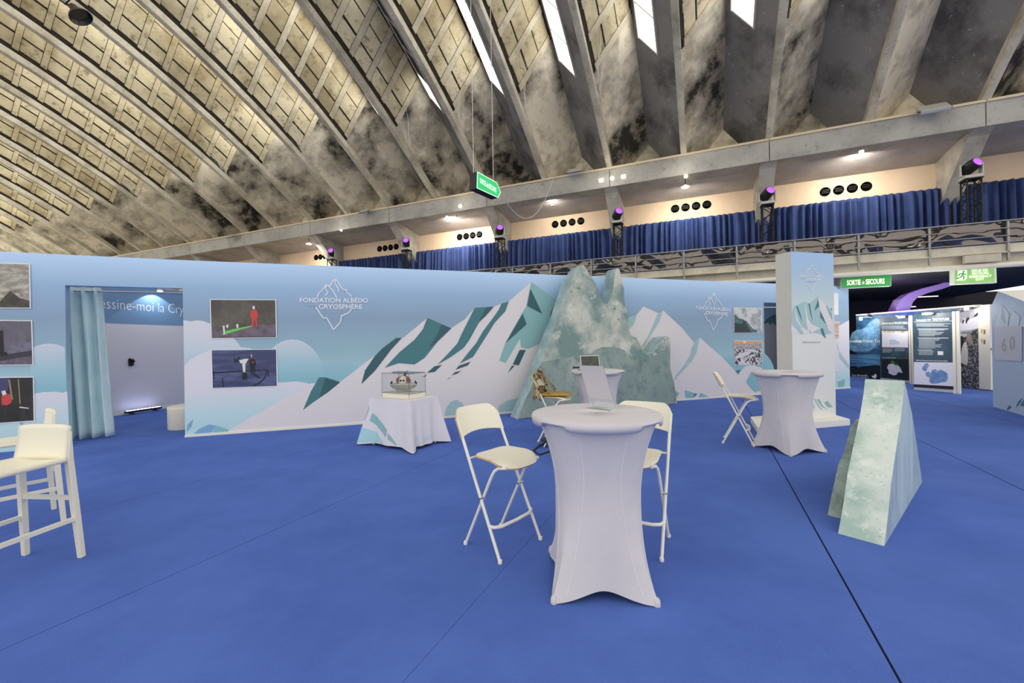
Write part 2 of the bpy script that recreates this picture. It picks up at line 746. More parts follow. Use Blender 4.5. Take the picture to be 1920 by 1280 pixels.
# balcony: slab, fascia, pipe, railing
NB = -.95
gal = thing('floor_gallery', loc=hp(0, .5, 3.2), kind='structure')
CREAMW = M('cream_steel', (214, 206, 184), .6, var=(2, (190, 182, 160), .42, .65))
DARKU = M('black_soffit', (16, 16, 20), .7)
hbox(UR, UL, NB + .25, 1.95, 3.22, 3.32).build('slab', BEAMM, gal)
hbox(UR, UL, NB + .02, NB + .2, 3.35, 3.53).build('fascia', CREAMW, gal)
hbox(UR, UL, NB - .03, NB + .25, 3.325, 3.35).build('ledge', CREAMW, gal)
hbox(UR, UL, NB + .2, NB + .3, 3.1, 3.33).build('lower_beam', CREAMW, gal)
m2 = MB()
m2.tube([hp(UR, NB + .06, 3.06), hp(UL, NB + .06, 3.06)], .062 * HS, 12)
m2.build('pipe', M('white_pipe', (232, 226, 210), .5), gal, smooth=True)
hbox(UR, UL, NB + .3, 9.0, 3.06, 3.2).build('underside', DARKU, gal)
u_, z_ = hpx(1840, 484, NB)
hbox(u_ - .3, u_ + .3, NB - .06, NB + .05, 3.14, 3.31).build('junction_box', CREAMW, gal)
wr = hbox(-22, 14, 8.8, 9.0, -.1, 3.2).build('wall_rear', M('dark_wall', (20, 21, 30), .8), None)
tag(wr, kind='structure')

POSTM = M('rail_steel', (150, 148, 142), .4, .5)
GLS = M('wavy_mirror_sheet', (112, 105, 101), .08, .85, bump=(.85, .8, .5))
for _n in GLS.node_tree.nodes:
    if _n.type == 'TEX_NOISE':
        _n.inputs['Detail'].default_value = 0.6
        _n.inputs['Distortion'].default_value = 1.6
rail = thing('balcony_railing', loc=hp(0, NB, 3.33), label='grey steel railing with shiny sheet panels along the gallery edge', cat='railing')
PS = 1.335
uposts = [-8.05 + PS * i for i in range(20)]
# posts measured at u = -5.31 + 1.335 k
uposts = [-5.31 + PS * i for i in range(-4, 22)]
for uu in uposts:
    m2 = MB()
    m2.hexa([hp(uu - .02, NB - .03, 3.15), hp(uu + .02, NB - .03, 3.15), hp(uu + .02, NB + .02, 3.15), hp(uu - .02, NB + .02, 3.15),
             hp(uu - .02, NB - .03, 4.04), hp(uu + .02, NB - .03, 4.04), hp(uu + .02, NB + .02, 4.04), hp(uu - .02, NB + .02, 4.04)])
    m2.build('post', POSTM, rail)
for zz in (4.035, 3.87, 3.70, 3.555):
    m2 = MB()
    m2.tube([hp(uposts[0], NB - .035, zz), hp(uposts[-1], NB - .035, zz)], .017 * HS if zz > 4 else .013 * HS, 8)
    m2.build('rail_bar', POSTM, rail, smooth=True)
for a, b_ in zip(uposts[:-1], uposts[1:]):
    hbox(a + .03, b_ - .03, NB + .05, NB + .06, 3.555, 4.02).build('sheet_panel', GLS, rail)

# truss towers with moving heads on the gallery
VIOL = M('violet_lens', (150, 80, 240), .15, emit=((150, 70, 255), 1.6))
SILV = M('silver_grey_casing', (190, 188, 180), .45)
NT = -.5
tw = .25 * HS
RU = Matrix((U, NN, Vector((0, 0, 1)))).transposed()
towpx = [(1820, 310), (1438, 360), (1158, 398), (937, 428), (762, 452), (622, 470)]
tlab = ['black truss tower at the far right of the gallery', 'black truss tower behind the tall printed column', 'black truss tower right of the twin ice peaks',
        'black truss tower under the hanging green arrow sign', 'black truss tower second from the left', 'leftmost black truss tower just above the printed wall']
hlab = ['moving head light with violet lens on the far right tower', 'moving head light with violet lens above the tall printed column',
        'moving head light with violet lens on the third tower from the right', 'moving head light with violet lens below the hanging green sign',
        'moving head light with violet lens second from the left', 'leftmost moving head light, barely above the printed wall']
t0 = h0 = None
zf = hp(0, 0, 3.32).z
zt = hp(0, 0, 5.16).z
for i, (x, y) in enumerate(towpx):
    uu, zz = hpx(x, y, NT)
    base = hp(uu, NT, 3.32)
    rz = math.atan2(U.y, U.x)
    if t0 is None:
        t0 = thing('truss_tower', base, rz, tlab[0], 'truss', 'light towers on the gallery')
        Ht = zt - zf
        for sx in (-1, 1):
            for sy in (-1, 1):
                m2 = MB()
                m2.tube([(sx * tw / 2, sy * tw / 2, 0), (sx * tw / 2, sy * tw / 2, Ht)], .02, 6)
                m2.build('chord', BLACKM, t0, local=True)
        nb = 9
        for sy in (-1, 1):
            for ax in (0, 1):
                m2 = MB()
                for q in range(nb):
                    za, zb = Ht * q / nb, Ht * (q + 1) / nb
                    s = 1 if q % 2 else -1
                    pa = [s * tw / 2, sy * tw / 2, za]
                    pb = [-s * tw / 2, sy * tw / 2, zb]
                    if ax:
                        pa[0], pa[1] = pa[1], pa[0]
                        pb[0], pb[1] = pb[1], pb[0]
                    m2.tube([pa, pb], .011, 5)
                m2.build('lacing', BLACKM, t0, local=True)
        MB().box((0, 0, .015), (tw * 1.5, tw * 1.5, .03)).build('base_plate', BLACKM, t0, local=True)
        MB().box((0, 0, Ht), (tw * 1.25, tw * 1.25, .02)).build('top_plate', BLACKM, t0, local=True)
        # moving head
        h0 = thing('moving_head_light', base + Vector((0, 0, Ht + .012)), rz, hlab[0], 'stage light', 'moving heads on the truss towers')
        m2 = MB()
        m2.box((0, 0, .05), (.36, .30, .08))
        m2.build('base', SILV, h0, local=True, bevel=.015)
        for s in (-1, 1):
            m2 = MB()
            m2.prism([(s * .17, -.06, .09), (s * .20, .06, .09), (s * .20, .05, .40), (s * .17, -.05, .40)], (s * .03, 0, 0))
            m2.build('yoke_arm', SILV, h0, local=True, bevel=.008)
        hd = Matrix.Rotation(math.radians(62), 3, 'X') @ Matrix.Rotation(math.radians(20), 3, 'Z')
        hd = Vector((-.42, .80, .42)).to_track_quat('Z', 'Y').to_matrix()
        m2 = MB()
        m2.lathe([(.10, -.20), (.145, -.14), (.15, .05), (.135, .16), (.12, .17)], (0, 0, .33), 20, hd)
        hh = m2.build('head', BLACK, h0, local=True, smooth=True)
        m2 = MB()
        m2.lathe([(.118, .165), (.10, .185), (.05, .195), (.01, .198)], (0, 0, .33), 20, hd)
        m2.build('lens', VIOL, hh, local=True, smooth=True)
    else:
        dup(t0, base, rz, tlab[i])
        dup(h0, base + Vector((0, 0, Ht + .012)), rz, hlab[i])

# small lamps on the beam and soffit
SPOT_W = 66


def bulb(loc, power, rgb=(1, .94, .84), r=.05):
    l = bpy.data.lights.new('lamp_light', 'POINT')
    l.energy = power
    l.color = rgb
    l.shadow_soft_size = r
    o = bpy.data.objects.new('lamp_light', l)
    COL.objects.link(o)
    o.location = loc


LAMPW = M('lit_lamp_glass', (255, 250, 235), .4, emit=((255, 246, 225), 1.1))
FLG = M('flood_glass', (190, 205, 225), .2, .2)
for i, (x, y, sz, lb) in enumerate([(1750, 205, 1.25, 'grey floodlight on the beam top, large one at the far right'),
                                    (1077, 322, 1.0, 'grey floodlight on the beam top right of the hanging sign'),
                                    (684, 397, .95, 'grey floodlight on the beam top left of the hanging sign'),
                                    (433, 444, .95, 'grey floodlight on the beam top, farthest left')]):
    uu, zz = hpx(x, y, -.3)
    p = hp(uu, -.3, zz)
    f_ = thing('floodlight', p, math.atan2(U.y, U.x), lb, 'floodlight', 'floodlights on the edge beam')
    R = Matrix.Rotation(math.radians(-42), 3, 'X')
    m2 = MB()
    m2.box((0, 0, .03), (.5 * sz, .30 * sz, .10), R)
    m2.build('housing', SILV, f_, local=True, bevel=.02)
    m2 = MB()
    m2.box(R @ Vector((0, 0, -.03)), (.44 * sz, .25 * sz, .012), R)
    m2.build('glass', FLG, f_, local=True)
    m2 = MB()
    m2.tube([(-.27 * sz, 0, 0), (-.27 * sz, .12, -.06), (.27 * sz, .12, -.06), (.27 * sz, 0, 0)], .014, 6)
    m2.build('bracket', BLACKM, f_, local=True)
for (x, y, nn, r, lb) in [(864, 387, -.03, .085, 'round white lamp on the beam face below the hanging sign'),
                          (1148, 335, -.03, .085, 'round white lamp on the beam face between two square ones'),
                          (1286, 331, .05, .07, 'round white lamp hanging under the beam above the vents'),
                          (641, 432, .05, .06, 'small cream lamp under the beam at left')]:
    uu, zz = hpx(x, y, nn)
    m2 = MB()
    m2.lathe([(r * .8, 0), (r, .02), (r * .9, .07), (r * .5, .10), (.01, .11)], hp(uu, nn, zz), 16, axN)
    tag(m2.build('bulkhead_lamp', LAMPW, None, smooth=True), lb, 'lamp')
    bulb(hp(uu, nn - .55, zz), SPOT_W * .14, (1, .94, .84), .25)
for (x, y, lb) in [(1127, 338, 'square white lamp on the beam face, left of a pair'), (1169, 331, 'square white lamp on the beam face, right of a pair')]:
    uu, zz = hpx(x, y, -.03)
    q = hp(uu, -.03, zz)
    m2 = MB()
    m2.box(q, (.17, .10, .13), RU)
    tag(m2.build('square_lamp', LAMPW, None, bevel=.02), lb, 'lamp')
for (x, y, lb) in [(1615, 282, 'small white spotlight under the soffit right of the tall column'), (1033, 369, 'small white spotlight under the soffit below the looped cable'),
                   (838, 403, 'small white spotlight under the soffit near the dark pendant'), (1285, 350, 'flat white lamp on a stem above the vents'),
                   (857, 411, 'pale flat lamp on a stem at centre left'), (579, 457, 'pale flat lamp on a stem at far left')]:
    uu, zz = hpx(x, y, .35)
    q = hp(uu, .35, zz)
    top = hp(uu, .35, 6.62)
    s_ = thing('spotlight', q, 0, lb, 'spotlight')
    m2 = MB()
    if 'flat' in lb:
        m2.lathe([(.13, -.03), (.15, 0), (.06, .04), (.03, .07)], q, 14)
    else:
        m2.lathe([(.05, -.09), (.065, -.07), (.065, .07), (.04, .09)], q, 14)
    m2.build('shade', LAMPW, s_, smooth=True)
    area('spotlight_light', q - Vector((0, 0, .13)), q - Vector((0, 0, 1)) + NN * .55, .3, .3, SPOT_W, (1, .94, .84))
    m2 = MB()
    m2.tube([q + Vector((0, 0, .06)), top], .014, 6)
    m2.build('stem', BLACKM, s_)

# industrial bell lamp hanging below a rib, top left
rp = hs(7 * SP, 0, 0)
q = onp(147, 26, hs(7 * SP, 0, 0), DW)
q = CAM + (q - CAM) * .93
bl = thing('bell_lamp', q, 0, 'dark metal bell floodlight hanging below a roof rib', 'lamp')
axl = Vector((.55, .1, -.83)).to_track_quat('Z', 'Y').to_matrix()
m2 = MB()
m2.lathe([(.06, -.30), (.10, -.24), (.13, -.10), (.27, .06), (.29, .12), (.27, .13), (.20, .05)], q, 22, axl)
m2.build('reflector', M('dark_zinc', (80, 80, 74), .35, .7), bl, smooth=True)
m2 = MB()
a0 = q - axl @ Vector((0, 0, .26))
m2.tube([a0, a0 + Vector((-.22, 0, .06)), a0 + Vector((-.42, 0, .22)), a0 + Vector((-.4, .1, .75))], .025, 8)
m2.tube([a0 + Vector((-.22, 0, .06)), a0 + Vector((-.1, .1, .35)), a0 + Vector((-.4, .1, .5))], .02, 8)
m2.build('bracket', BLACKM, bl)

# ------------------------------------------------------------------ printed exhibition walls
H_W = 2.97
WA = Plane((-5.51, 6.98), (9.86, 12.16))
WL = Plane((-10.2, 5.12), (-5.51, 6.98))


def wall_boxes(mb, pl, spans, th=.12, off=0.0):
    for t0_, t1_, z0, z1 in spans:
        c = [pl.at(t0_, z0, off), pl.at(t1_, z0, off), pl.at(t1_, z0, off - th), pl.at(t0_, z0, off - th)]
        d = Vector((0, 0, z1 - z0))
        mb.hexa(c + [p + d for p in c])


wb = thing('wall_back', loc=WA.at(4, 0), kind='structure')
tD0, zD = WA.par(1432, 567)
tD1 = tD0 + 1.25
m2 = MB()
wall_boxes(m2, WA, [(0, tD0, 0, H_W), (tD1, WA.len, 0, H_W), (tD0, tD1, zD, H_W)])
m2.build('printed_fabric', SKY, wb)
m2 = MB()
wall_boxes(m2, WA, [(0, tD0, 0, .035), (tD1, WA.len, 0, .035)], .02, .02)
tag(m2.build('baseboard_back', M('cream_trim', (236, 230, 214), .6), None), kind='structure')
wl = thing('wall_left', loc=WL.at(2, 0), kind='structure')
tO0, zO = WL.par(122, 537)
tO1 = WL.len
m2 = MB()
wall_boxes(m2, WL, [(0, tO0, 0, H_W), (tO0, tO1, zO + .02, H_W)])
m2.build('printed_fabric', SKY, wl)


def art(pl, parent, name, pts, mat, off):
    m2 = MB()
    m2.poly([pl.pt(x, y, off) for x, y in pts])
    return m2.build(name, mat, parent)


def Z(pts, ox, oy, sc):
    return [(ox + x / sc, oy + y / sc) for x, y in pts]


def Z5(*p):
    return Z(p, 340, 480, 3.368)


def Z6(*p):
    return Z(p, 640, 480, 3.2)


def ZR(*p):
    return Z(p, 1170, 560, 6.194)


def arc(cx, cy, rx, ry, a0, a1, n=18):
    return [(cx + rx * math.cos(math.radians(a0 + (a1 - a0) * i / n)), cy - ry * math.sin(math.radians(a0 + (a1 - a0) * i / n))) for i in range(n + 1)]


CL1 = G('cloud_print_high', [(.75, (150, 198, 208)), (1.15, (176, 208, 218)), (1.7, (216, 219, 228)), (2.2, (224, 223, 231))])
CL2 = G('cloud_print_mid', [(.9, (140, 192, 204)), (1.2, (164, 203, 214)), (1.65, (214, 216, 226)), (2.0, (222, 221, 230))])
CL3 = G('cloud_print_low', [(0, (182, 220, 226)), (.35, (190, 222, 228)), (.8, (222, 221, 230)), (1.6, (224, 223, 231))])
CL4 = G('cloud_print_dim', [(.9, (140, 192, 204)), (1.6, (176, 200, 216)), (2.0, (178, 203, 222))])


def wbot(pl, x):
    """pixel row of the wall foot at column x"""
    lo, hi = 640.0, 1000.0
    for _ in range(40):
        mid = (lo + hi) / 2
        if pl.pt(x, mid).z > 0.002:
            lo = mid
        else:
            hi = mid
    return lo


def xl(y):
    """column of the left end of the main wall at row y"""
    a, b_ = WA.at(0.002, 2.9), WA.at(0.002, .1)

    def pj(p):
        q_ = p - CAM
        return 960 + F * q_.dot(RX) / q_.dot(FW), CY - F * q_.dot(UP) / q_.dot(FW)
    (xa, ya), (xb, yb) = pj(a), pj(b_)
    return xa + (xb - xa) * (y - ya) / (yb - ya)


# sky discs and clouds
art(WA, wb, 'printed_cloud', arc(637, 735, 62, 58, 0, 180), CL4, .002)
art(WA, wb, 'printed_cloud', arc(548, 716, 62, 80, 0, 180), CL2, .003)
art(WA, wb, 'printed_cloud', [(xl(740), 740), (xl(600), 600)] + Z5((60, 412), (100, 405), (140, 410), (185, 428), (260, 465), (330, 520), (360, 550), (376, 574), (430, 580), (480, 595), (540, 640), (600, 760)) + [(520, 740)], CL1, .004)
art(WA, wb, 'printed_cloud', [(xl(wbot(WA, 351) - 2), wbot(WA, 351) - 2), (xl(686), 686)] + Z5((60, 650), (120, 617), (190, 592), (300, 600), (420, 680), (520, 760), (600, 798), (640, 797), (720, 790), (760, 795), (800, 806), (850, 800), (900, 850)) + [(600, wbot(WA, 600) - 1), (430, wbot(WA, 430) - 1)], CL3, .005)
art(WA, wb, 'printed_cloud', arc(1404, 700, 48, 48, 0, 180) , CL4, .003)
art(WA, wb, 'printed_cloud', arc(1380, 690, 34, 29, 0, 180) + [(1346, 715), (1414, 715)], CL2, .004)
# main white mountains
ridge = [(425, wbot(WA, 425) - 1), (430, 806)] + Z5((400, 1040), (700, 870)) + [(583, 724), (640, 714), (702, 667), (745, 633), (756, 633), (801, 596), (846, 615), (871, 599), (890, 577), (926, 575), (940, 569), (954, 565), (996, 528), (1043, 563), (1090, 640), (1140, 660), (1160, 610)]
ridge += ZR((50, 215), (150, 180), (225, 90), (395, 165), (455, 135), (670, 335), (815, 510), (880, 450), (1150, 690), (1330, 875), (1400, 790), (1470, 760), (1560, 790), (1605, 800))
mtn = ridge + [(1432, wbot(WA, 1432) - 1)]
art(WA, wb, 'printed_mountain', mtn, WHITE, .006)
k = 0
for zf_, mat, pts in [
    (Z5, TEAL_M, ((870, 765), (910, 765), (1005, 795), (925, 860), (830, 925), (768, 972), (790, 920), (820, 850))),
    (Z5, TEAL_D, ((910, 767), (1005, 795), (925, 860), (872, 893))),
    (Z5, BLUEI, ((33, 1110), (40, 1062), (75, 1030), (62, 1075))),
    (Z5, BLUEI, ((80, 1122), (110, 1092), (175, 1062), (215, 1070), (190, 1112))),
    (Z5, AQUA, ((215, 1068), (300, 1095), (290, 1107), (200, 1112))),
    (Z6, TEAL_D, ((330, 490), (365, 490), (300, 560), (200, 690), (120, 768), (142, 685), (200, 600), (250, 550))),
    (Z6, TEAL_M, ((515, 370), (660, 432), (580, 510), (500, 610), (440, 650), (345, 642), (260, 670), (350, 575), (440, 500), (490, 437))),
    (Z6, TEAL_M, ((800, 310), (915, 303), (870, 355), (825, 400), (770, 500), (735, 550), (650, 610), (575, 652), (635, 590), (695, 525), (720, 470), (760, 390))),
    (Z6, TEAL_D, ((560, 660), (605, 652), (560, 695), (513, 700))),
    (Z6, TEAL_D, ((482, 728), (515, 709), (508, 720))),
    (Z6, TEAL_M, ((960, 285), (1005, 272), (985, 330), (920, 400), (870, 480), (790, 605), (710, 645), (760, 580), (810, 520), (850, 450), (910, 370), (945, 320))),
    (Z6, TEAL_D, ((705, 657), (775, 632), (760, 655), (685, 682))),
    (Z6, TEAL_D, ((682, 695), (720, 688), (695, 705), (662, 715))),
    (Z6, TEAL_D, ((655, 724), (652, 731), (630, 741))),
    (Z6, TEAL_L, ((1140, 155), (1290, 265), (1255, 380), (1250, 480), (1200, 520), (1120, 555), (1078, 547), (1072, 495), (985, 640), (948, 625), (985, 520), (1085, 340), (1110, 300), (1130, 200))),
    (Z6, TEAL_D, ((1070, 562), (1107, 563), (1065, 655), (1028, 650))),
    (Z6, TEAL_D, ((1023, 657), (1040, 658), (998, 702))),
    (Z6, TEAL_P, ((617, 968), (628, 915), (655, 875), (690, 862), (725, 880), (752, 925), (762, 958))),
    (Z6, TEAL_P, ((945, 900), (1000, 865), (1060, 850), (1060, 925), (945, 940))),
    (ZR, TEAL_P, ((50, 215), (150, 180), (115, 300), (40, 365))),
    (ZR, TEAL_P, ((395, 165), (455, 135), (415, 260), (355, 360), (300, 440), (225, 565), (205, 555), (275, 445), (330, 330), (370, 235))),
    (ZR, TEAL_P, ((820, 510), (880, 455), (840, 630), (775, 748), (710, 752), (775, 650), (790, 570))),
    (ZR, TEAL_P, ((705, 765), (760, 757), (630, 895), (597, 900))),
    (ZR, TEAL_P, ((590, 915), (622, 907), (590, 945))),
    (ZR, TEAL_M, ((1295, 838), (1352, 822), (1328, 875))),
    (ZR, AQUA, ((1480, 850), (1600, 960), (1600, 1060), (1520, 1080), (1420, 965))),
    (ZR, TEAL_L, ((605, 1070), (642, 1095), (612, 1145))),
    (ZR, AQUA, ((708, 1060), (855, 1105), (805, 1150), (718, 1150))),
    (ZR, AQUA, ((890, 1090), (990, 1138), (870, 1145))),
]:
    k += 1
    art(WA, wb, 'printed_ridge', zf_(*pts), mat, .008 + .0002 * k)
k = 0
for mat, pts in [(TEAL_D, ((605, 410), (660, 432), (585, 505), (528, 548), (572, 480))), (TEAL_D, ((870, 307), (915, 303), (868, 355), (828, 388))),
                 (TEAL_D, ((1135, 195), (1205, 345), (1115, 298))), (TEAL_D, ((1088, 345), (1112, 408), (985, 522))),
                 (TEAL_M, ((1290, 265), (1278, 340), (1250, 430), (1256, 340)))]:
    k += 1
    art(WA, wb, 'printed_shade', Z6(*pts), mat, .0165 + .0003 * k)
art(WA, wb, 'printed_shade', ZR((820, 1098), (855, 1105), (805, 1150)), TEAL_M, .018)
# right end of the main wall beyond the column
art(WA, wb, 'printed_cloud', [(1540, 700), (1545, 640), (1570, 612), (1592, 600), (1593, wbot(WA, 1593) - 2), (1540, wbot(WA, 1540) - 2)], CL3, .004)
art(WA, wb, 'printed_ridge', [(1568, 640), (1575, 660), (1592, 684), (1592, 692), (1572, 668)], TEAL_P, .007)
art(WA, wb, 'printed_ridge', [(1570, 716), (1584, 710), (1583, 724), (1572, 726)], TEAL_L, .007)
# left wall prints
art(WL, wl, 'printed_cloud', [(55, 652)] + arc(92, 676, 46, 32, 130, 50) + [(125, 740), (128, 752), (60, 752)], CL2, .003)
art(WL, wl, 'printed_cloud', [(55, 740), (80, 735), (105, 734), (118, 736), (126, 733), (131, 828), (-40, 860), (-40, 800), (40, 790)], CL3, .004)
art(WL, wl, 'printed_ridge', [(35, 790), (45, 791), (41, 798)], AQUA, .006)

LOGO_LINES = [[(580, 495), (625, 400), (668, 385), (770, 237), (905, 380), (965, 500)], [(768, 245), (748, 350), (797, 412), (750, 460)],
              [(828, 285), (937, 115), (1085, 340), (1170, 362), (1172, 410), (1262, 475), (1268, 500)], [(937, 120), (938, 230), (1005, 330), (1008, 382)],
              [(557, 708), (700, 915), (775, 920), (907, 1155), (1040, 1010), (1068, 875), (1190, 825), (1262, 752)]]


def logo(pl, parent, x0, x1, ytop, ybot, off, skew=0.0):
    """logo between columns x0..x1 of the lettering, rows ytop..ybot of the whole emblem"""
    def mp(x, y):
        u = (x - 235) / 1360
        return pl.pt(x0 + (x1 - x0) * u, ytop + (ybot - ytop) * (y - 110) / 1050 + skew * u, off)
    w = (mp(1000, 500) - mp(0, 500)).length / 1000
    m2 = MB()
    for ln in LOGO_LINES:
        ribbon(m2, [mp(x, y) for x, y in ln], 23 * w, pl.n)
    m2.build('printed_emblem', LOGO, parent)
    m2 = MB()
    h = mp(235, 520).z - mp(235, 605).z
    text_on(m2, 'FONDATION ALBÉDO', mp(235, 602), mp(1592, 610), h, .018)
    text_on(m2, 'CRYOSPHÈRE', mp(612, 730), mp(1480, 735), h, .018)
    m2.build('printed_letters', LOGO, parent)
    m2 = MB()
    text_on(m2, 'POUR LA', mp(355, 685), mp(595, 687), h * .5)
    for y in (762, 803):
        ribbon(m2, [mp(650, y), mp(1180, y)], 12 * w, pl.n)
    m2.build('printed_small_letters', FAINT, parent)


logo(WA, wb, 562, 690, 520.3, 618.5, .012)
logo(WA, wb, 1304.5, 1370.5, 546.5, 617, .012, 3)

# ------------------------------------------------------------------ wall-mounted photographs
def photo(pl, q, label, mat, shapes=(), off=.014, border=True):
    """q: pixel corners tl, tr, br, bl"""
    c = [pl.pt(x, y, off) for x, y in q]
    cen = sum(c, Vector()) / 4
    t = thing('photo_print', cen, 0, label, 'photograph', 'photographs on the printed walls')
    m2 = MB()
    if border:
        e = .018
        cc = [p + (p - cen).normalized() * e for p in c]
        m2.prism([p - pl.n * (off - .009) for p in cc], pl.n * .004)
        m2.build('white_border', PAPER, t)
    m2 = MB()
    m2.prism([p - pl.n * .006 for p in c], pl.n * .006)
    m2.build('photo_board', mat, t)

    def uv(u, v, o_):
        a = c[0].lerp(c[1], u)
        b_ = c[3].lerp(c[2], u)
        return a.lerp(b_, v) + pl.n * o_
    for i, (mat2, pts) in enumerate(shapes):
        m2 = MB()
        m2.poly([uv(u, v, .0015 + .0006 * i) for u, v in pts])
        m2.build('printed_shape', mat2, t)
    return t


NIGHT = M('photo_night_brown', (74, 70, 64), .4, var=(2.2, (104, 98, 88), .42, .65))
REDSUIT = M('photo_red', (206, 70, 66), .5)
GREENL = M('photo_green_glow', (112, 206, 96), .5)
SNOWP = M('photo_mauve_snow', (120, 108, 120), .5, var=(9, (88, 80, 92), .4, .65))
DK = M('photo_dark', (26, 25, 26), .5)
LTG = M('photo_light', (226, 224, 220), .5)
NAVY = M('photo_navy_snow', (58, 66, 104), .4, var=((1.0, 4.0, 9.0), (96, 106, 150), .45, .68))
SKIN = M('photo_skin', (214, 170, 150), .5)


def person_shape(u, v, h, mat, lean=0.0):
    w = h * .095
    return [(mat, [(u - w, v - h * .72), (u - w * .3, v - h * .80), (u + w * .4, v - h * .80), (u + w, v - h * .70), (u + w * 1.15, v - h * .42), (u + w * .7, v - h * .40),
                   (u + w * .9, v), (u + w * .45, v), (u + .1 * w, v - h * .36), (u - w * .3, v), (u - w * .75, v), (u - w * .7, v - h * .42), (u - w * 1.2, v - h * .40)])]


photo(WA, [(395, 562), (516, 562.5), (517.5, 632), (397, 633.5)], 'night photograph of a figure in red beside a green glow, upper left of the emblem', NIGHT,
      [(SNOWP, [(0, .80), (.3, .78), (.62, .68), (1, .64), (1, .98), (0, .98)]),
       (GREENL, [(.16, .93), (.2, .82), (.42, .74), (.62, .68), (.63, .70), (.42, .80)]),
       (LTG, [(.17, .68), (.2, .68), (.2, .92), (.18, .92)]), (LTG, [(.22, .66), (.26, .65), (.25, .74), (.23, .74)]), (LTG, [(.375, .64), (.41, .64), (.41, .74), (.38, .74)])]
      + person_shape(.66, .70, .56, REDSUIT) + [(LTG, [(.635, .17), (.67, .15), (.675, .24), (.64, .24)])])
photo(WA, [(397, 656.5), (517.5, 655), (519, 723), (399, 727)], 'blue night photograph of a figure at a white instrument, lower left of the emblem', NAVY,
      [(DK, [(0, .58), (.86, .54), (.86, .565), (0, .62)]), (DK, [(.015, .55), (.03, .55), (.03, .78), (.015, .78)]), (DK, [(.14, .74), (.155, .74), (.165, .98), (.15, .98)]), (DK, [(.855, .54), (.87, .54), (.875, .74), (.86, .74)]),
       (DK, [(.455, .62), (.53, .62), (.53, .80), (.455, .80)]), (LTG, [(.455, .30), (.51, .29), (.505, .60), (.47, .60)]), (LTG, [(.41, .28), (.5, .24), (.56, .24), (.52, .36), (.43, .36)]),
       (DK, [(.58, .62), (.61, .60), (.74, .76), (.72, .79)]), (DK, [(.60, .97), (.72, .90), (.80, .76), (.84, .57), (.85, .57), (.82, .77), (.73, .92), (.62, .99)]),
       (DK, [(.33, .30), (.43, .18), (.44, .20), (.34, .33)]), (DK, [(.33, .22), (.42, .30), (.41, .33), (.33, .25)])]
      + person_shape(.62, .62, .46, DK) + [(SKIN, [(.595, .13), (.62, .13), (.62, .20), (.6, .20)]), (REDSUIT, [(.615, .31), (.635, .31), (.635, .36), (.615, .36)])])
ICE1 = M('photo_ice_edge', (208, 212, 212), .4, var=[(6, (150, 158, 160), .45, .6)])
photo(WA, [(1376.5, 577), (1428, 578), (1428.5, 623), (1377, 623.5)], 'small photograph of an ice edge over dark water, above the ice floe one', ICE1,
      [(M('photo_deep_water', (22, 40, 46), .4), [(0, .26), (.12, .42), (.3, .45), (.38, .52), (.5, .72), (.66, .96), (.66, 1), (0, 1)]),
       (M('photo_teal_ice', (52, 96, 104), .4, var=(14, (130, 160, 164), .5, .7)), [(0, .24), (.14, .40), (.32, .46), (.3, .64), (.1, .64), (0, .58)]),
       (M('photo_teal_ice', (52, 96, 104)), [(.38, .46), (.5, .62), (.66, .84), (.85, .92), (.8, 1), (.6, .98), (.42, .66)]),
       (M('photo_grey_ice', (170, 174, 176), .5), [(.62, .25), (.82, .2), (.92, .66), (.78, .72)])])
FLOE = M('photo_ice_floes', (60, 58, 56), .4, var=[(16, (222, 220, 226), .47, .53)])
photo(WA, [(1377, 639), (1428.5, 639.5), (1429, 683), (1377.5, 684.5)], 'small photograph of broken ice floes under a low sun, near the right doorway', FLOE,
      [(M('photo_sunset', (226, 170, 110), .5), [(0, 0), (1, 0), (1, .08), (.5, .10), (0, .14)]), (LTG, [(.3, .02), (.36, 0), (.42, .02), (.4, .09), (.33, .09)]),
       (M('photo_far_floes', (190, 182, 182), .5, var=(20, (120, 116, 118), .5, .6)), [(0, .14), (.5, .10), (1, .08), (1, .32), (0, .34)]),
       (M('photo_floe_white', (224, 220, 228), .5), [(.02, .62), (.35, .46), (.62, .46), (.5, .58), (.2, .70), (.02, .72)]), (M('photo_floe_white', (224, 220, 228)), [(.35, .36), (.7, .34), (.9, .48), (.6, .44)]),
       (M('photo_floe_white', (224, 220, 228)), [(.14, .98), (.24, .74), (.4, .82), (.28, .98)])])
photo(WA, [(1545, 549), (1572, 549.5), (1572, 590), (1545, 590)], 'blank white sheet on the wall behind the tall printed column', PAPER, (), .014, False)
photo(WA, [(1545, 603), (1573, 603.5), (1573, 635), (1545, 635)], 'small sunset photograph on the wall behind the tall printed column', M('photo_dusk', (196, 186, 184), .5, var=((.1, .1, 14), (196, 140, 84), .5, .6)), ())
photo(WA, [(1545, 655), (1573, 655.5), (1573, 697), (1545, 698)], 'pale grey sheet low on the wall behind the tall printed column', M('pale_sheet', (222, 220, 226), .5), (), .014, False)
SEPIA = M('photo_sepia_spray', (150, 144, 130), .4, var=[((6, 6, 16), (196, 190, 174), .45, .62), (7, (104, 98, 86), .56, .7)])
photo(WL, [(-70, 492), (54, 495.5), (55.5, 576.5), (-68, 576)], 'sepia photograph of blown spray, top of three at the left edge', SEPIA,
      [(M('photo_sepia_dark', (84, 78, 68), .5, var=(8, (60, 56, 50), .4, .6)), [(.55, .85), (.7, .62), (.85, .78), (1, .84), (1, 1), (.5, 1)])])
MOON = M('photo_slate', (92, 88, 100), .4, var=(3, (112, 107, 120), .4, .65))
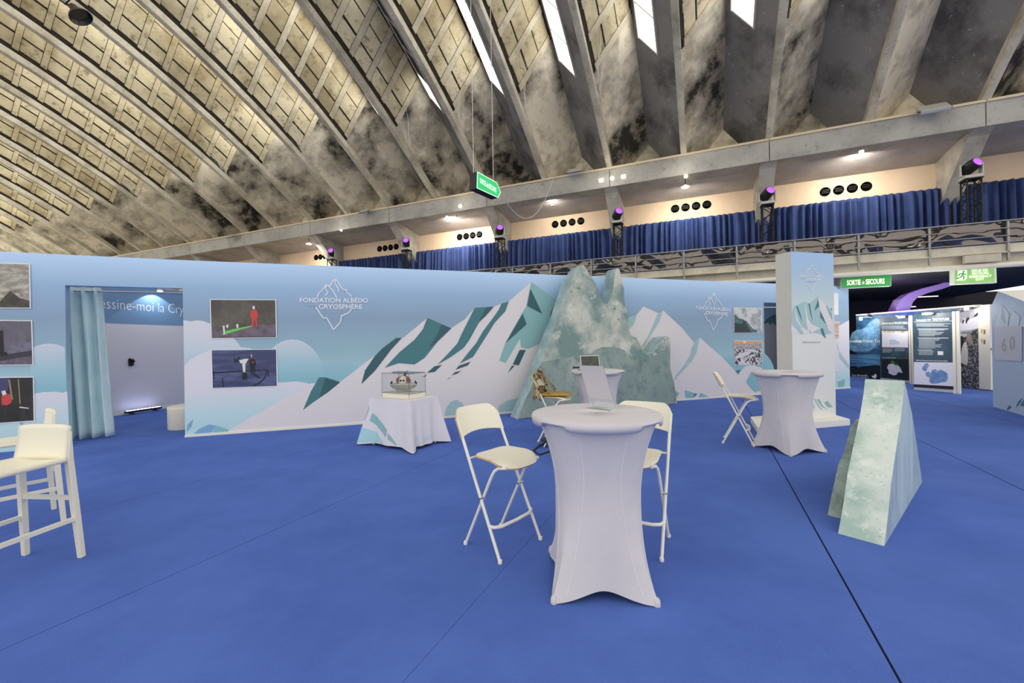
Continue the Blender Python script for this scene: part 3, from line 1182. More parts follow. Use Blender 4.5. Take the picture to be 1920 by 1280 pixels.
photo(WL, [(-66, 600.5), (58, 602), (60.5, 683), (-64, 684.5)], 'slate grey photograph of snowy peaks, middle of three at the left edge', MOON,
      [(M('photo_peaks', (120, 118, 134), .5, var=(14, (92, 90, 106), .45, .6)), [(.60, .72), (.7, .5), (.82, .44), (.92, .40), (1, .46), (1, .78), (.6, .8)]),
       (M('photo_dim_band', (58, 56, 66), .5), [(.5, .78), (1, .68), (1, .84), (.5, .92)]),
       (M('photo_mauve_snow', (120, 108, 120)), [(.5, .92), (.8, .84), (1, .80), (1, .99), (.5, .99)]), (DK, [(.5, .25), (.56, .2), (.57, .7), (.62, .72), (.62, .8), (.5, .8)])])
DARKP = M('photo_dark_room', (40, 38, 36), .4, var=((8, 8, 2), (66, 60, 52), .5, .65))
photo(WL, [(-60, 709), (61.5, 707.5), (63, 788), (-56, 796)], 'dark photograph with a red jacketed figure, lowest of three at the left edge', DARKP,
      [(M('photo_violet_sky', (70, 66, 110), .5), [(.48, 0), (.62, 0), (.6, .3), (.48, .35)]), (M('photo_tan_post', (150, 134, 100), .5), [(.61, .05), (.64, .03), (.68, .5), (.65, .5)]), (M('photo_tan_post', (150, 134, 100)), [(.76, .03), (.78, .03), (.80, .6), (.78, .6)]),
       (REDSUIT, [(.5, .42), (.56, .34), (.64, .38), (.66, .56), (.58, .62), (.5, .6)]), (LTG, [(.5, .3), (.56, .28), (.58, .36), (.52, .4)]), (LTG, [(.78, .66), (.93, .7), (.93, .72), (.78, .69)])])

# ------------------------------------------------------------------ booth behind the left opening
WI = Plane((-9.35, 7.7), (-8.15, 12.2))
wi = thing('wall_booth', loc=WI.at(1, 0), kind='structure')
m2 = MB()
wall_boxes(m2, WI, [(0, WI.len, 0, H_W)], .1)
m2.build('panel', M('booth_white', (214, 213, 222), .6), wi)
zb = WI.par(189, 605)[1]
m2 = MB()
wall_boxes(m2, WI, [(0, WI.len, zb, H_W)], .004, .005)
m2.build('printed_band', M('band_blue', (112, 148, 186), .6), wi)
m2 = MB()
wfull = [max(v.x for v in text_geo(s)[0]) - min(v.x for v in text_geo(s)[0]) for s in ('Dessine-moi la Cryosphère', 'essine-moi la Cry')]
pe, py_ = WI.pt(189.5, 577.5, .008), WI.pt(346, 588, .008)
e0 = max(v.x for v in text_geo('D')[0]) + .09
dirv = (py_ - pe)
unit = dirv / wfull[1]
start = pe - unit * e0
text_on(m2, 'Dessine-moi la Cryosphère', start, start + unit * wfull[0], .21 * 1.1, -.012)
m2.build('printed_letters', LOGO, wi)
m2 = MB()
wall_boxes(m2, WI, [(0, WI.len, 0, .05)], .02, .02)
tag(m2.build('baseboard_booth', M('cream_trim', (236, 230, 214)), None), kind='structure')
# far side of the booth
WJ = Plane((-8.15, 12.2), (-4.6, 11.6))
m2 = MB()
wall_boxes(m2, WJ, [(0, WJ.len, 0, H_W)], .1)
tag(m2.build('wall_booth_end', M('booth_white', (214, 213, 222)), None), kind='structure')
# curtain rod and teal curtain
rt = WL.t
rn = -WL.n
ra = Vector((-7.42, 6.80, 0)) + Vector((0, 0, 2.47))
rb = ra + rt * 2.25
rod = thing('curtain_rod', ra, 0, 'steel curtain rod across the left doorway', 'curtain rod')
m2 = MB()
m2.tube([ra, rb], .016, 10)
m2.build('rod', CHROME, rod, smooth=True)
m2 = MB()
m2.ball(ra, .028)
m2.build('finial', CHROME, rod, smooth=True)
DRAPE = M('pale_teal_satin', (208, 233, 236), .45, var=(2.5, (196, 224, 229), .4, .65))
P = []
a0, a1 = Vector((-7.36, 6.83, 0)), Vector((-6.93, 7.02, 0))
b0, b1 = Vector((-7.29, 6.88, 0)), Vector((-6.86, 7.14, 0))
nr = 22
for i in range(nr + 1):
    v = i / nr
    row = []
    for j in range(65):
        u = j / 64
        p = a0.lerp(a1, u).lerp(b0.lerp(b1, u), v)
        am = .05 + .035 * v
        ph = u * 2 * math.pi * 3.1 + .25 * math.sin(3 * v)
        p = p + rn * (am * math.sin(ph) + .012 * math.sin(ph * 2.3 + 5 * v))
        p.z = 2.53 - (2.53 - .015) * v
        row.append(p)
    P.append(row)
cu = MB()
cu.grid(P)
cur = cu.build('door_curtain', DRAPE, None, smooth=True, solid=.006)
tag(cur, 'pale teal satin curtain gathered at the left side of the doorway', 'curtain')
m2 = MB()
for u in (.2, .52, .86):
    p = a0.lerp(a1, u)
    p.z = 2.47
    c_ = []
    for i in range(13):
        a = 2 * math.pi * i / 12
        c_.append(p + Vector((0, 0, .03 * math.sin(a))) + rn * (.03 * math.cos(a)))
    m2.tube(c_, .007, 6)
m2.build('eyelet_rings', CHROME, cur)
# small black bracket on the booth wall
q = WI.pt(246, 679, .02)
br = thing('wall_bracket', q, 0, 'small black screen bracket on the booth wall', 'bracket')
R = Matrix((WI.t, WI.n, Vector((0, 0, 1)))).transposed()
MB().box(q, (.10, .03, .15), R).build('plate', BLACK, br)
m2 = MB()
m2.box(q + WI.n * .03 + Vector((0, 0, .05)), (.13, .03, .03), R @ Matrix.Rotation(.6, 3, 'Y'))
m2.box(q + WI.n * .03 - Vector((0, 0, .02)), (.03, .03, .14), R @ Matrix.Rotation(.5, 3, 'Y'))
m2.build('arm', BLACK, br)
# floor led bar lighting the booth wall
q = onz(268, 773, 0) 
lb = thing('led_bar', q, 0, 'black led wash bar on the floor against the booth wall', 'stage light')
dv = WI.t
q = WI.at((q - WI.a).dot(WI.t), .06, .16)
m2 = MB()
m2.box(q, (.75, .07, .05), R)
m2.build('housing', BLACK, lb)
m2 = MB()
m2.box(q + Vector((0, 0, .028)), (.70, .045, .006), R)
m2.build('led_strip', M('led_lavender', (210, 214, 255), .4, emit=((205, 210, 255), 9)), lb)
for s in (-.25, .25):
    m2 = MB()
    m2.box(q + dv * s - Vector((0, 0, .04)), (.03, .16, .02), R)
    m2.build('foot', BLACK, lb)
# pouf
q = onz(331, 806, 0)
q.y += .22
pf = thing('pouf', q, 0, 'low white cylindrical pouf just inside the left doorway', 'pouf')
m2 = MB()
m2.lathe([(.262, 0), (.27, .01), (.272, .36)], q, 40)
m2.build('side', CREAM, pf, smooth=True)
m2 = MB()
m2.lathe([(.274, .355), (.276, .40), (.265, .415), (.01, .42)], q, 40)
m2.build('seat', CREAM, pf, smooth=True)
# spotlight over the booth band
q = WI.pt(300, 546, .25)
m2 = MB()
m2.lathe([(.03, .0), (.055, .02), (.055, .10), (.03, .12)], q, 16)
sl = thing('booth_spotlight', q, 0, 'small bright spotlight at the top of the booth opening', 'spotlight')
m2.build('body', SILV, sl, smooth=True)
m2 = MB()
m2.lathe([(.05, -.004), (.05, .012)], q, 16)
m2.build('lens', M('cool_lamp', (235, 246, 255), .3, emit=((225, 240, 255), 12)), sl)
m2 = MB()
m2.tube([q + Vector((0, 0, .1)), q + Vector((0, 0, .16)) - WI.n * .3], .012, 6)
m2.build('arm', SILV, sl)
lt = bpy.data.lights.new('booth_spotlight_light', 'SPOT')
lt.energy = 13
lt.spot_size = 1.9
lt.color = (.85, .94, 1)
lo_ = bpy.data.objects.new('booth_spotlight_light', lt)
COL.objects.link(lo_)
lo_.location = q + Vector((0, 0, -.03))
lo_.rotation_euler = (-WI.n * .5 + Vector((0, 0, -1))).to_track_quat('-Z', 'Y').to_euler()

# second doorway by the column: inner wall
WK = Plane(tuple((WA.at(tD0 - .6, 0, -1.3))[:2]), tuple((WA.at(tD1 + .9, 0, -1.0))[:2]))
wk = thing('wall_rear_booth', loc=WK.at(.5, 0), kind='structure')
m2 = MB()
wall_boxes(m2, WK, [(0, WK.len, 0, H_W)], .06)
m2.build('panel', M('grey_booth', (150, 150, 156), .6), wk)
m2 = MB()
wall_boxes(m2, WK, [(0, WK.len, 2.05, H_W)], .004, .005)
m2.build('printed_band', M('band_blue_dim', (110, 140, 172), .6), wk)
art(WK, wk, 'printed_ridge', [(1431, 604), (1440, 596), (1450, 590), (1456, 588), (1456, 612), (1448, 603), (1446, 610), (1440, 604), (1432, 608)], TEAL_D, .008)
m2 = MB()
pa, pb = WA.at(tD0, zD - .10, -.25), WA.at(tD1, zD - .10, -.25)
m2.tube([pa, pb], .014, 8)
tag(m2.build('curtain_rod', CHROME, None, smooth=True), 'slim rod across the narrow doorway left of the column', 'curtain rod')

# ------------------------------------------------------------------ tall printed column on a plinth
c0 = Vector((4.78, 7.10, 0))
ct = Vector((.965, .262, 0)).normalized()
cn = Vector((ct.y, -ct.x, 0))
CW, CD = .95, .30
colm = thing('display_column', c0 + ct * CW / 2 - cn * CD / 2, 0, 'tall white and blue printed display column on a low white plinth', 'display column')
CPL = Plane(tuple(c0[:2]), tuple((c0 + ct * CW)[:2]))
CG = G('column_print', [(.1, (226, 225, 221)), (1.5, (224, 226, 222)), (2.15, (196, 214, 216)), (2.6, (168, 198, 222)), (2.97, (164, 196, 232))])
m2 = MB()
cc = [c0 + Vector((0, 0, .10)), c0 + ct * CW + Vector((0, 0, .10)), c0 + ct * CW - cn * CD + Vector((0, 0, .10)), c0 - cn * CD + Vector((0, 0, .10))]
m2.hexa(cc + [p + Vector((0, 0, H_W - .10)) for p in cc])
m2.build('body', M('column_side', (216, 214, 204), .6), colm)
m2 = MB()
m2.prism([p + cn * .001 for p in (cc[0], cc[1], cc[1] + Vector((0, 0, H_W - .10)), cc[0] + Vector((0, 0, H_W - .10)))], cn * .003)
m2.build('printed_face', CG, colm)
m2 = MB()
pc = [c0 + cn * .32 - ct * .42, c0 + cn * .32 + ct * (CW + .08), c0 - cn * (CD + .05) + ct * (CW + .30), c0 - cn * (CD + .2) - ct * .42]
e_ = onz(1594, 797)
pc = [onz(1420, 813), e_, c0 + ct * (CW + .28) - cn * (CD + .15), c0 - ct * .45 - cn * (CD + .15)]
m2.hexa([Vector((p.x, p.y, 0)) for p in pc] + [Vector((p.x, p.y, .105)) for p in pc])
m2.build('plinth', M('plinth_white', (232, 230, 222), .55), colm, bevel=.004)


def ZC(*p):
    return Z(p, 1440, 470, 3.656)


def cart(name, pts, mat, off):
    art(CPL, colm, name, ZC(*pts), mat, off)


cart('printed_mountain', ((160, 500), (160, 440), (178, 380), (195, 375), (252, 345), (285, 360), (345, 310), (395, 375), (438, 420), (441, 500), (445, 560), (400, 575), (300, 560), (220, 560)), TEAL_P, .006)
cart('printed_ridge', ((178, 380), (205, 470), (230, 520), (300, 565), (160, 565), (160, 500), (215, 560), (230, 530), (195, 480)), WHITE, .0065)
cart('printed_ridge', ((252, 347), (275, 470), (300, 505), (360, 530), (300, 560), (275, 550), (262, 480)), WHITE, .0067)
cart('printed_ridge', ((345, 312), (395, 375), (420, 440), (445, 490), (445, 570), (418, 545), (402, 508), (378, 450), (355, 400)), WHITE, .0069)
cart('printed_shade', ((192, 378), (204, 380), (222, 430), (235, 488), (214, 440)), TEAL_M, .0073)
cart('printed_shade', ((277, 363), (287, 362), (296, 420), (307, 490), (290, 430)), TEAL_M, .0073)
cart('printed_shade', ((343, 332), (352, 380), (318, 412)), TEAL_M, .0073)
cart('printed_shade', ((358, 412), (378, 450), (402, 508), (357, 455)), TEAL_M, .0073)
cart('printed_shade', ((396, 376), (410, 380), (438, 440), (440, 470)), TEAL_L, .0073)
cart('printed_shade', ((427, 394), (440, 396), (440, 412)), TEAL_M, .0075)
cart('printed_shade', ((208, 548), (235, 540), (245, 574), (216, 568)), TEAL_P, .0076)
cart('printed_shade', ((360, 536), (376, 530), (398, 602), (372, 575)), TEAL_M, .0076)
cart('printed_shade', ((283, 540), (295, 552), (298, 566), (283, 562)), TEAL_P, .0076)
cart('printed_shade', ((262, 1050), (285, 990), (300, 1040), (316, 1065), (325, 1085), (300, 1060)), TEAL_L, .0073)
cart('printed_shade', ((300, 1075), (318, 1098), (308, 1090)), TEAL_M, .0075)
cart('printed_shade', ((316, 1013), (324, 1016), (352, 1066), (378, 1096), (350, 1074)), TEAL_L, .0073)
cart('printed_shade', ((335, 1018), (352, 1017), (375, 1060), (412, 1092), (366, 1066)), TEAL_L, .0073)
cart('printed_shade', ((385, 1040), (408, 1028), (446, 1072), (412, 1074)), TEAL_L, .0073)
logo(CPL, colm, 1498.5, 1544.5, 495.5, 546, .008)
m2 = MB()
text_on(m2, 'albedocryosphere.fr', CPL.pt(1504.5, 643, .007), CPL.pt(1539, 643, .007), .032)
m2.build('printed_letters', M('grey_ink', (150, 156, 156), .6), colm)

# ------------------------------------------------------------------ iceberg stand-up in front of the wall
ICEM = M('iceberg_print', (204, 206, 192), .7, var=[(1.0, (122, 148, 144), .44, .60), (3.2, (214, 216, 204), .54, .68), (9, (88, 116, 114), .60, .72), (60, (120, 140, 138), .58, .7)])
ICEL = M('iceberg_print_lower', (140, 160, 154), .7, var=[(1.2, (164, 178, 168), .45, .65), (5, (112, 136, 132), .5, .7), (50, (92, 114, 112), .6, .72)])
ICES = M('iceberg_edge', (140, 168, 172), .7, var=[(2.5, (176, 198, 198), .42, .62), (22, (104, 134, 138), .55, .72)])
IB = Plane((.13, 8.14), (3.84, 9.73))


def ZB(*p):
    return Z(p, 940, 470, 3.2)


outl = ZB((95, 1006), (150, 880), (195, 775), (232, 680), (275, 560), (310, 470), (335, 420), (352, 365), (372, 300), (395, 232), (410, 190), (448, 122), (470, 95), (490, 84), (505, 98), (520, 125), (545, 165), (562, 190), (580, 232), (595, 280),
          (615, 315), (640, 318), (652, 290), (672, 230), (678, 160), (686, 112), (698, 104), (710, 112), (716, 150), (735, 228), (738, 300), (750, 350), (762, 400), (766, 480), (782, 508), (806, 518), (832, 560), (852, 612), (882, 628),
          (915, 606), (945, 560), (975, 520), (1000, 512), (1012, 530), (1014, 600), (1011, 660), (1014, 710), (1036, 790), (1046, 850), (1055, 915))
pts = [IB.pt(x, y) for x, y in outl]
pts[0].z = 0
pts[-1].z = 0
berg = thing('iceberg_standup', IB.at(2, 0), 0, 'large twin-peaked grey-green iceberg cutout standing against the printed wall', 'cutout')
m2 = MB()
n_ = len(pts)
TH = .34
vs = pts + [p - IB.n * TH for p in pts]
m2.add(vs, [tuple(range(n_))], 0)
m2.add(vs, [tuple(range(n_, 2 * n_))[::-1]] + [(i, (i + 1) % n_, n_ + (i + 1) % n_, n_ + i) for i in range(n_)], 1)
m2.build('body', [ICEM, ICES], berg)
lowp = ZB((103, 1000), (150, 890), (195, 785), (230, 690), (250, 665), (330, 650), (400, 640), (470, 632), (540, 615), (570, 590), (600, 578), (660, 576), (700, 582), (740, 600), (752, 640), (800, 660), (860, 650), (920, 630), (985, 600), (1010, 610), (1010, 700), (1032, 790), (1042, 850), (1048, 905))
lp = [IB.pt(x, y, .006) for x, y in lowp]
lp[0].z = lp[-1].z = .012
m2 = MB()
m2.prism([p - IB.n * .005 for p in lp], IB.n * .02)
m2.build('lower_ledge', ICEL, berg)

# ------------------------------------------------------------------ small ice block on the right floor
A_ = Vector((2.668, 3.0, 0))
B_ = Vector((4.148, 4.237, 0))
BP = Plane(tuple(A_[:2]), tuple(B_[:2]))
left = -BP.n if BP.n.dot(Vector((.642, -.767, 0))) > 0 else BP.n
ICEB = M('ice_block_print', (214, 224, 216), .65, var=[(2.2, (166, 192, 184), .42, .64), (9, (228, 236, 230), .54, .7), (34, (140, 170, 164), .60, .70)])
ICEC = M('ice_block_side', (170, 190, 202), .65, var=[((2.5, 2.5, .7), (132, 156, 176), .42, .62), (16, (196, 206, 208), .58, .75)])


def ZK(*p):
    return Z(p, 1500, 680, 3.2)


fr = [BP.pt(x, y) for x, y in ZK((505, 1090), (530, 900), (548, 710), (575, 530), (605, 330), (620, 200), (627, 108))]
bk = [BP.pt(x, y) for x, y in ZK((650, 205), (672, 305), (690, 420), (708, 540), (722, 640), (732, 716))]
fr[0].z = 0
bk[-1].z = 0
prof = fr + bk
blk = thing('ice_block', (A_ + B_) / 2, 0, 'pale green ice block cutout standing alone on the carpet at right', 'cutout')
m2 = MB()
n_ = len(prof)
vs = prof + [p + left * .265 for p in prof]
m2.add(vs, [tuple(range(n_)), tuple(range(n_, 2 * n_))[::-1]], 1)
m2.add(vs, [(i, (i + 1) % n_, n_ + (i + 1) % n_, n_ + i) for i in range(n_)], 0)
m2.build('front_layer', [ICEB, ICEC], blk)
L2 = Plane(tuple((A_ + left * .41)[:2]), tuple((B_ + left * .41)[:2]))
f2 = [L2.pt(x, y) for x, y in ZK((165, 905), (190, 790), (215, 680), (230, 610), (262, 540), (290, 440), (305, 380))]
f2[0].z = 0
top = f2[-1]
f2 += [top + BP.t * .25 + Vector((0, 0, .04)), top + BP.t * .6 - Vector((0, 0, .25)), top + BP.t * .95 - Vector((0, 0, .6))]
f2.append(Vector((f2[-1].x, f2[-1].y, 0)) + BP.t * .1)
m2 = MB()
n_ = len(f2)
vs = f2 + [p - left * .14 for p in f2]
m2.add(vs, [tuple(range(n_)), tuple(range(n_, 2 * n_))[::-1]], 0)
m2.add(vs, [(i, (i + 1) % n_, n_ + (i + 1) % n_, n_ + i) for i in range(n_)], 0)
m2.build('rear_layer', M('ice_block_rear', (150, 166, 158), .65, var=[(4, (110, 130, 122), .42, .62), (30, (190, 200, 192), .58, .7)]), blk)

# ------------------------------------------------------------------ high tables with stretch covers
SEAM = M('seam_thread', (226, 224, 230), .7)


def table(loc, rz, label, zt=1.04, r=.405):
    t = thing('high_table', loc, rz, label, 'table', 'high tables with stretch covers')
    n = 96
    # skirt: rows from hem to top
    rows = []
    nr = 26
    for i in range(nr + 1):
        v = i / nr
        row = []
        for k in range(n + 1):
            a = 2 * math.pi * k / n
            ph = (a % (math.pi / 2)) - math.pi / 4            # 0 on the feet directions
            m_ = math.sin(2 * ph) ** 2                        # 1 midway between two feet
            RF = .43
            sq = RF * math.cos(math.pi / 4) / math.cos(math.pi / 4 - abs(ph))
            rb = sq * (1 - .10 * m_)
            zh = .062 * m_ ** .8 + .004
            z = zh + (zt - .012 - zh) * v
            rw = .262 + .018 * (1 - m_)
            zz = max(0, z - zh * .4) / zt
            wa = .50
            if zz < wa:
                q = 1 - zz / wa
                rr = rw + (rb - rw) * q ** 1.75
            else:
                q = (zz - wa) / (1 - wa)
                rr = rw + (r - .012 - rw) * q ** 2.0
            row.append(Vector((rr * math.cos(a), rr * math.sin(a), z)))
        rows.append(row)
    m2 = MB()
    m2.grid(rows)
    cv = m2.build('stretch_cover', FABRIC_W, t, smooth=True, local=True)
    for foot in range(4):
        for sd_ in (-1, 1):
            line = []
            for i in range(1, nr):
                v = i / nr
                spread = 2 + 4.2 * min(1, v * 1.6)
                kk = (foot * 24 + 12 + sd_ * spread)
                k0 = int(math.floor(kk))
                p_ = rows[i][k0 % n].lerp(rows[i][(k0 + 1) % n], kk - k0)
                line.append(p_ * 1.0 + Vector((p_.x, p_.y, 0)).normalized() * .0005)
            m3 = MB()
            m3.tube(line, .0022, 5)
            m3.build('seam', SEAM, cv, local=True, smooth=True)
    # tight cap on the top with scalloped hem
    m2 = MB()
    P = []
    for (rr, z) in ((.01, zt + .004), (.2, zt + .004), (r - .02, zt + .004), (r - .004, zt), (r + .002, zt - .012)):
        P.append([Vector((rr * math.cos(2 * math.pi * k / n), rr * math.sin(2 * math.pi * k / n), z)) for k in range(n + 1)])
    last = []
    for k in range(n + 1):
        a = 2 * math.pi * k / n
        c4 = abs(math.cos(2 * (a - math.pi / 4)))
        d = .048 if c4 < .86 else .048 - .026 * min(1, (c4 - .86) / .06)
        last.append(Vector(((r - .004) * math.cos(a), (r - .004) * math.sin(a), zt - d)))
    P.append(last)
    m2.grid(P)
    m2.build('top_cap', FABRIC_W, t, smooth=True, local=True, solid=.004)
    for k in range(4):
        a = math.pi / 4 + k * math.pi / 2
        m2 = MB()
        m2.lathe([(.018, 0), (.020, .004), (.018, .03), (.010, .045)], (.41 * math.cos(a), .41 * math.sin(a), 0), 12)
        m2.build('foot', FABRIC_W, t, smooth=True, local=True)
    return t


T1 = Vector((.525, 2.655, 0))
table(T1, math.radians(-4), 'high round table in white stretch cover, nearest, holding the acrylic stand')
T2 = Vector((3.70, 5.62, 0))
table(T2, math.radians(16), 'high round table in white stretch cover beside the tall printed column')
T3 = Vector((1.33, 6.5, 0))
table(T3, math.radians(8), 'high round table in white stretch cover in front of the iceberg, with laptop')

# acrylic menu stand on the near table
zt = 1.046
b_l, b_r = onz(1110, 762, zt), onz(1155.5, 767, zt)
tl_dir = (b_r - b_l).normalized()
nb_ = Vector((tl_dir.y, -tl_dir.x, 0))
PL0 = Plane(tuple(b_l[:2]), tuple(b_r[:2]))
fr_ = onz(1140, 771, zt)
fl_ = onz(1094, 763, zt)
tilt = Vector((-.082, -.005, .288))
st = thing('sign_holder', (b_l + b_r) / 2, 0, 'slanted acrylic sign holder with a blank sheet on the near table', 'sign holder')
ACR = M('acrylic', (236, 240, 240), .05, trans=.9)
SHEET = M('frosted_sheet', (190, 188, 194), .35)
m2 = MB()
pq = [b_l, b_r, b_r + tilt, b_l + tilt]
m2.prism(pq, nb_ * .004)
m2.build('back_panel', ACR, st)
m2 = MB()
g = .22
m2.prism([p + nb_ * .0045 for p in (b_l + tilt * g, b_r + tilt * g, b_r + tilt * .995, b_l + tilt * .995)], nb_ * .001)
m2.build('inserted_sheet', SHEET, st)
m2 = MB()
m2.prism([b_l, b_r, b_r + nb_ * .075, b_l + nb_ * .075], Vector((0, 0, .004)))
m2.build('foot_plate', ACR, st)

# laptop and microphone on the back table
lp_ = thing('laptop', T3 + Vector((-.07, 0, 1.046)), math.radians(12), 'open grey laptop with dark screen on the iceberg table', 'laptop')
MB().box((0, 0, .009), (.32, .22, .016)).build('base', SILV, lp_, local=True, bevel=.003)
R = Matrix.Rotation(math.radians(-14), 3, 'X')
m2 = MB()
m2.box((0, .12, .12), (.32, .012, .215), R)
sc_ = m2.build('lid', M('laptop_silver', (206, 204, 194), .4), lp_, local=True)
m2 = MB()
m2.box(Vector((0, .12, .12)) + R @ Vector((0, -.0075, .002)), (.295, .003, .185), R)
m2.build('screen', M('dark_screen', (44, 48, 44), .25, var=(9, (64, 70, 62), .45, .6)), sc_, local=True)
MB().box((0, -.01, .0185), (.28, .11, .003)).build('keyboard', BLACK, lp_, local=True)
mc = thing('microphone', T3 + Vector((-.33, -.1, 1.046)), .15, 'small black table microphone left of the laptop', 'microphone')
m2 = MB()
m2.tube([(-.05, 0, .05), (.06, 0, .052)], .012, 8)
m2.build('body', BLACK, mc, local=True)
m2 = MB()
m2.tube([(-.05, 0, .05), (-.075, 0, .05)], [.02, .006], 8)
m2.build('tip', BLACK, mc, local=True)
m2 = MB()
m2.tube([(.0, 0, .045), (.02, 0, .008), (.06, -.02, .004)], .005, 6)
m2.build('stand', BLACK, mc, local=True)

# ------------------------------------------------------------------ white folding bar stools
def stool(loc, rz, label):
    t = thing('folding_stool', loc, rz, label, 'stool', 'white folding bar stools')
    W = .222
    tx, tz = -.245, .93
    for s in (-1, 1):
        m2 = MB()
        m2.tube([(.19, s * W, .012), (tx, s * (W - .012), tz)], .0115, 10)
        lg = m2.build('long_leg', FRAME_W, t, local=True, smooth=True)
        MB().lathe([(.014, 0), (.016, .003), (.016, .02), (.012, .028)], (.192, s * W, 0), 12).build('rubber_foot', FRAME_W, lg, local=True, smooth=True)
        m2 = MB()
        m2.tube([(-.19, s * (W - .032), .012), (.085, s * (W - .032), .55), (.115, s * (W - .034), .60), (.15, s * (W - .04), .628), (.22, s * (W - .05), .640)], .0115, 10)
        lg = m2.build('short_leg', FRAME_W, t, local=True, smooth=True)
        MB().lathe([(.014, 0), (.016, .003), (.016, .02), (.012, .028)], (-.192, s * (W - .032), 0), 12).build('rubber_foot', FRAME_W, lg, local=True, smooth=True)
        m2 = MB()
        m2.tube([(.012, s * (W - .046), .40), (.012, s * (W + .014), .40)], .008, 8)
        m2.build('pivot', CHROME, t, local=True)
    zf_ = .225
    xf = .19 + (tx - .19) * zf_ / tz
    m2 = MB()
    m2.tube([(xf, -W, zf_), (xf + .035, -W + .02, zf_ - .008), (xf + .055, -W + .07, zf_ - .012), (xf + .06, 0, zf_ - .014), (xf + .055, W - .07, zf_ - .012), (xf + .035, W - .02, zf_ - .008), (xf, W, zf_)], .0125, 10)
    m2.build('foot_rest', FRAME_W, t, local=True, smooth=True)
    m2 = MB()
    m2.tube([(-.125, -W + .008, .655), (-.125, W - .008, .655)], .008, 8)
    m2.build('cross_bar', FRAME_W, t, local=True, smooth=True)
    # seat: rounded plate, front edge rolled down
    def plate(fn, mats, name, th):
        m2 = MB()
        nx, ny = 18, 20
        top = [[fn(i / nx, j / ny) for j in range(ny + 1)] for i in range(nx + 1)]
        nrm = (top[0][1] - top[0][0]).cross(top[1][0] - top[0][0]).normalized()
        m2.grid(top, 0)
        bot = [[p - nrm_at * th for p, nrm_at in zip(r_, [nrm] * len(r_))] for r_ in top]
        m2.grid(bot, 0)
        rim = [(0, j) for j in range(ny + 1)] + [(i, ny) for i in range(1, nx + 1)] + [(nx, j) for j in range(ny - 1, -1, -1)] + [(i, 0) for i in range(nx - 1, 0, -1)]
        for a, b in zip(rim, rim[1:] + rim[:1]):
            m2.add([top[a[0]][a[1]], top[b[0]][b[1]], bot[b[0]][b[1]], bot[a[0]][a[1]]], [(0, 1, 2, 3)], 1)
        return m2.build(name, mats, t, local=True, smooth=True)

    def seatf(u, v):
        x = -.135 + .40 * u
        hw = .185 + .02 * u
        hw *= (1 - .22 * max(0, (u - .8) / .2) ** 2) * (1 - .22 * max(0, (.15 - u) / .15) ** 2)
        y = hw * (2 * v - 1)
        e = abs(2 * v - 1)
        xx = x - (.05 * e ** 4 if u > .5 else -.03 * e ** 4)
        z = .672 - .045 * max(0, (u - .62) / .38) ** 2 + .008 * (2 * v - 1) ** 2
        return Vector((xx, y, z))
    plate(seatf, [CREAM, PLY], 'seat', -.013)

    def backf(u, v):
        e = 2 * v - 1
        zt_ = 1.005 - .075 * max(0, (abs(e) - .62) / .38) ** 2.4
        zb_ = .80 + .022 * (1 - e * e)
        z = zb_ + (zt_ - zb_) * u
        xl_ = .19 + (tx - .19) * z / tz
        return Vector((xl_ + .012 - .045 * (1 - e * e), e * (W + .004), z))
    plate(backf, [CREAM, PLY], 'backrest', .012)
    return t


def az_of(v):
    return math.atan2(v[1], v[0])


s1 = stool((-.10, 3.115, 0), az_of((.745, -.667)), 'white folding bar stool left of the nearest high table')
# (front left foot ~(-.107,2.80), front right ~(.206,3.15))
S2c = Vector((.99, 2.82, 0))
fd = Vector((-.53, -.85, 0)).normalized()
sd = Vector((-fd.y, fd.x, 0))
S2c = S2c - fd * .19 - sd * .222
dup(s1, S2c, az_of(fd), 'white folding bar stool half hidden behind the right of the nearest high table')
dup(s1, (3.27, 6.05, 0), az_of((.87, -.5)), 'white folding bar stool seen side-on left of the table by the column')
dup(s1, (4.0, 6.22, 0), az_of((-.35, -1)), 'white folding bar stool mostly hidden behind the table by the column')
S5 = Vector((.62, 6.35, 0))
dup(s1, S5, az_of((.93, -.36)), 'white folding bar stool with a patterned coat on it, near the iceberg')
dup(s1, (1.42, 7.08, 0), az_of((-.1, -1)), 'white folding bar stool tucked behind the laptop table')

# coat draped over the stool by the iceberg
COAT = bpy.data.materials.new('baroque_fabric')
COAT.use_nodes = True
nt = COAT.node_tree
b_ = nt.nodes['Principled BSDF']
tc = nt.nodes.new('ShaderNodeTexCoord')
wv = nt.nodes.new('ShaderNodeTexNoise')
wv.inputs['Scale'].default_value = 9
wv.inputs['Distortion'].default_value = 3.2
wv.inputs['Detail'].default_value = 2
cr = nt.nodes.new('ShaderNodeValToRGB')
cr.color_ramp.interpolation = 'CONSTANT'
e = cr.color_ramp.elements
e[0].position, e[0].color = 0, lin((40, 30, 16))
e[1].position, e[1].color = .44, lin((206, 188, 146))
x_ = e.new(.50)
x_.color = lin((70, 52, 24))
x_ = e.new(.54)
x_.color = lin((190, 170, 124))
x_ = e.new(.62)
x_.color = lin((140, 110, 50))
nt.links.new(tc.outputs['Object'], wv.inputs['Vector'])
nt.links.new(wv.outputs['Fac'], cr.inputs[0])
nt.links.new(cr.outputs[0], b_.inputs['Base Color'])
b_.inputs['Roughness'].default_value = .6
GOLDF = M('gold_lining', (170, 134, 40), .35)
coat = thing('draped_coat', S5 + Vector((0, 0, .6)), az_of((.93, -.36)), 'gold and black patterned coat draped over a stool by the iceberg', 'coat')
m2 = MB()
P = []
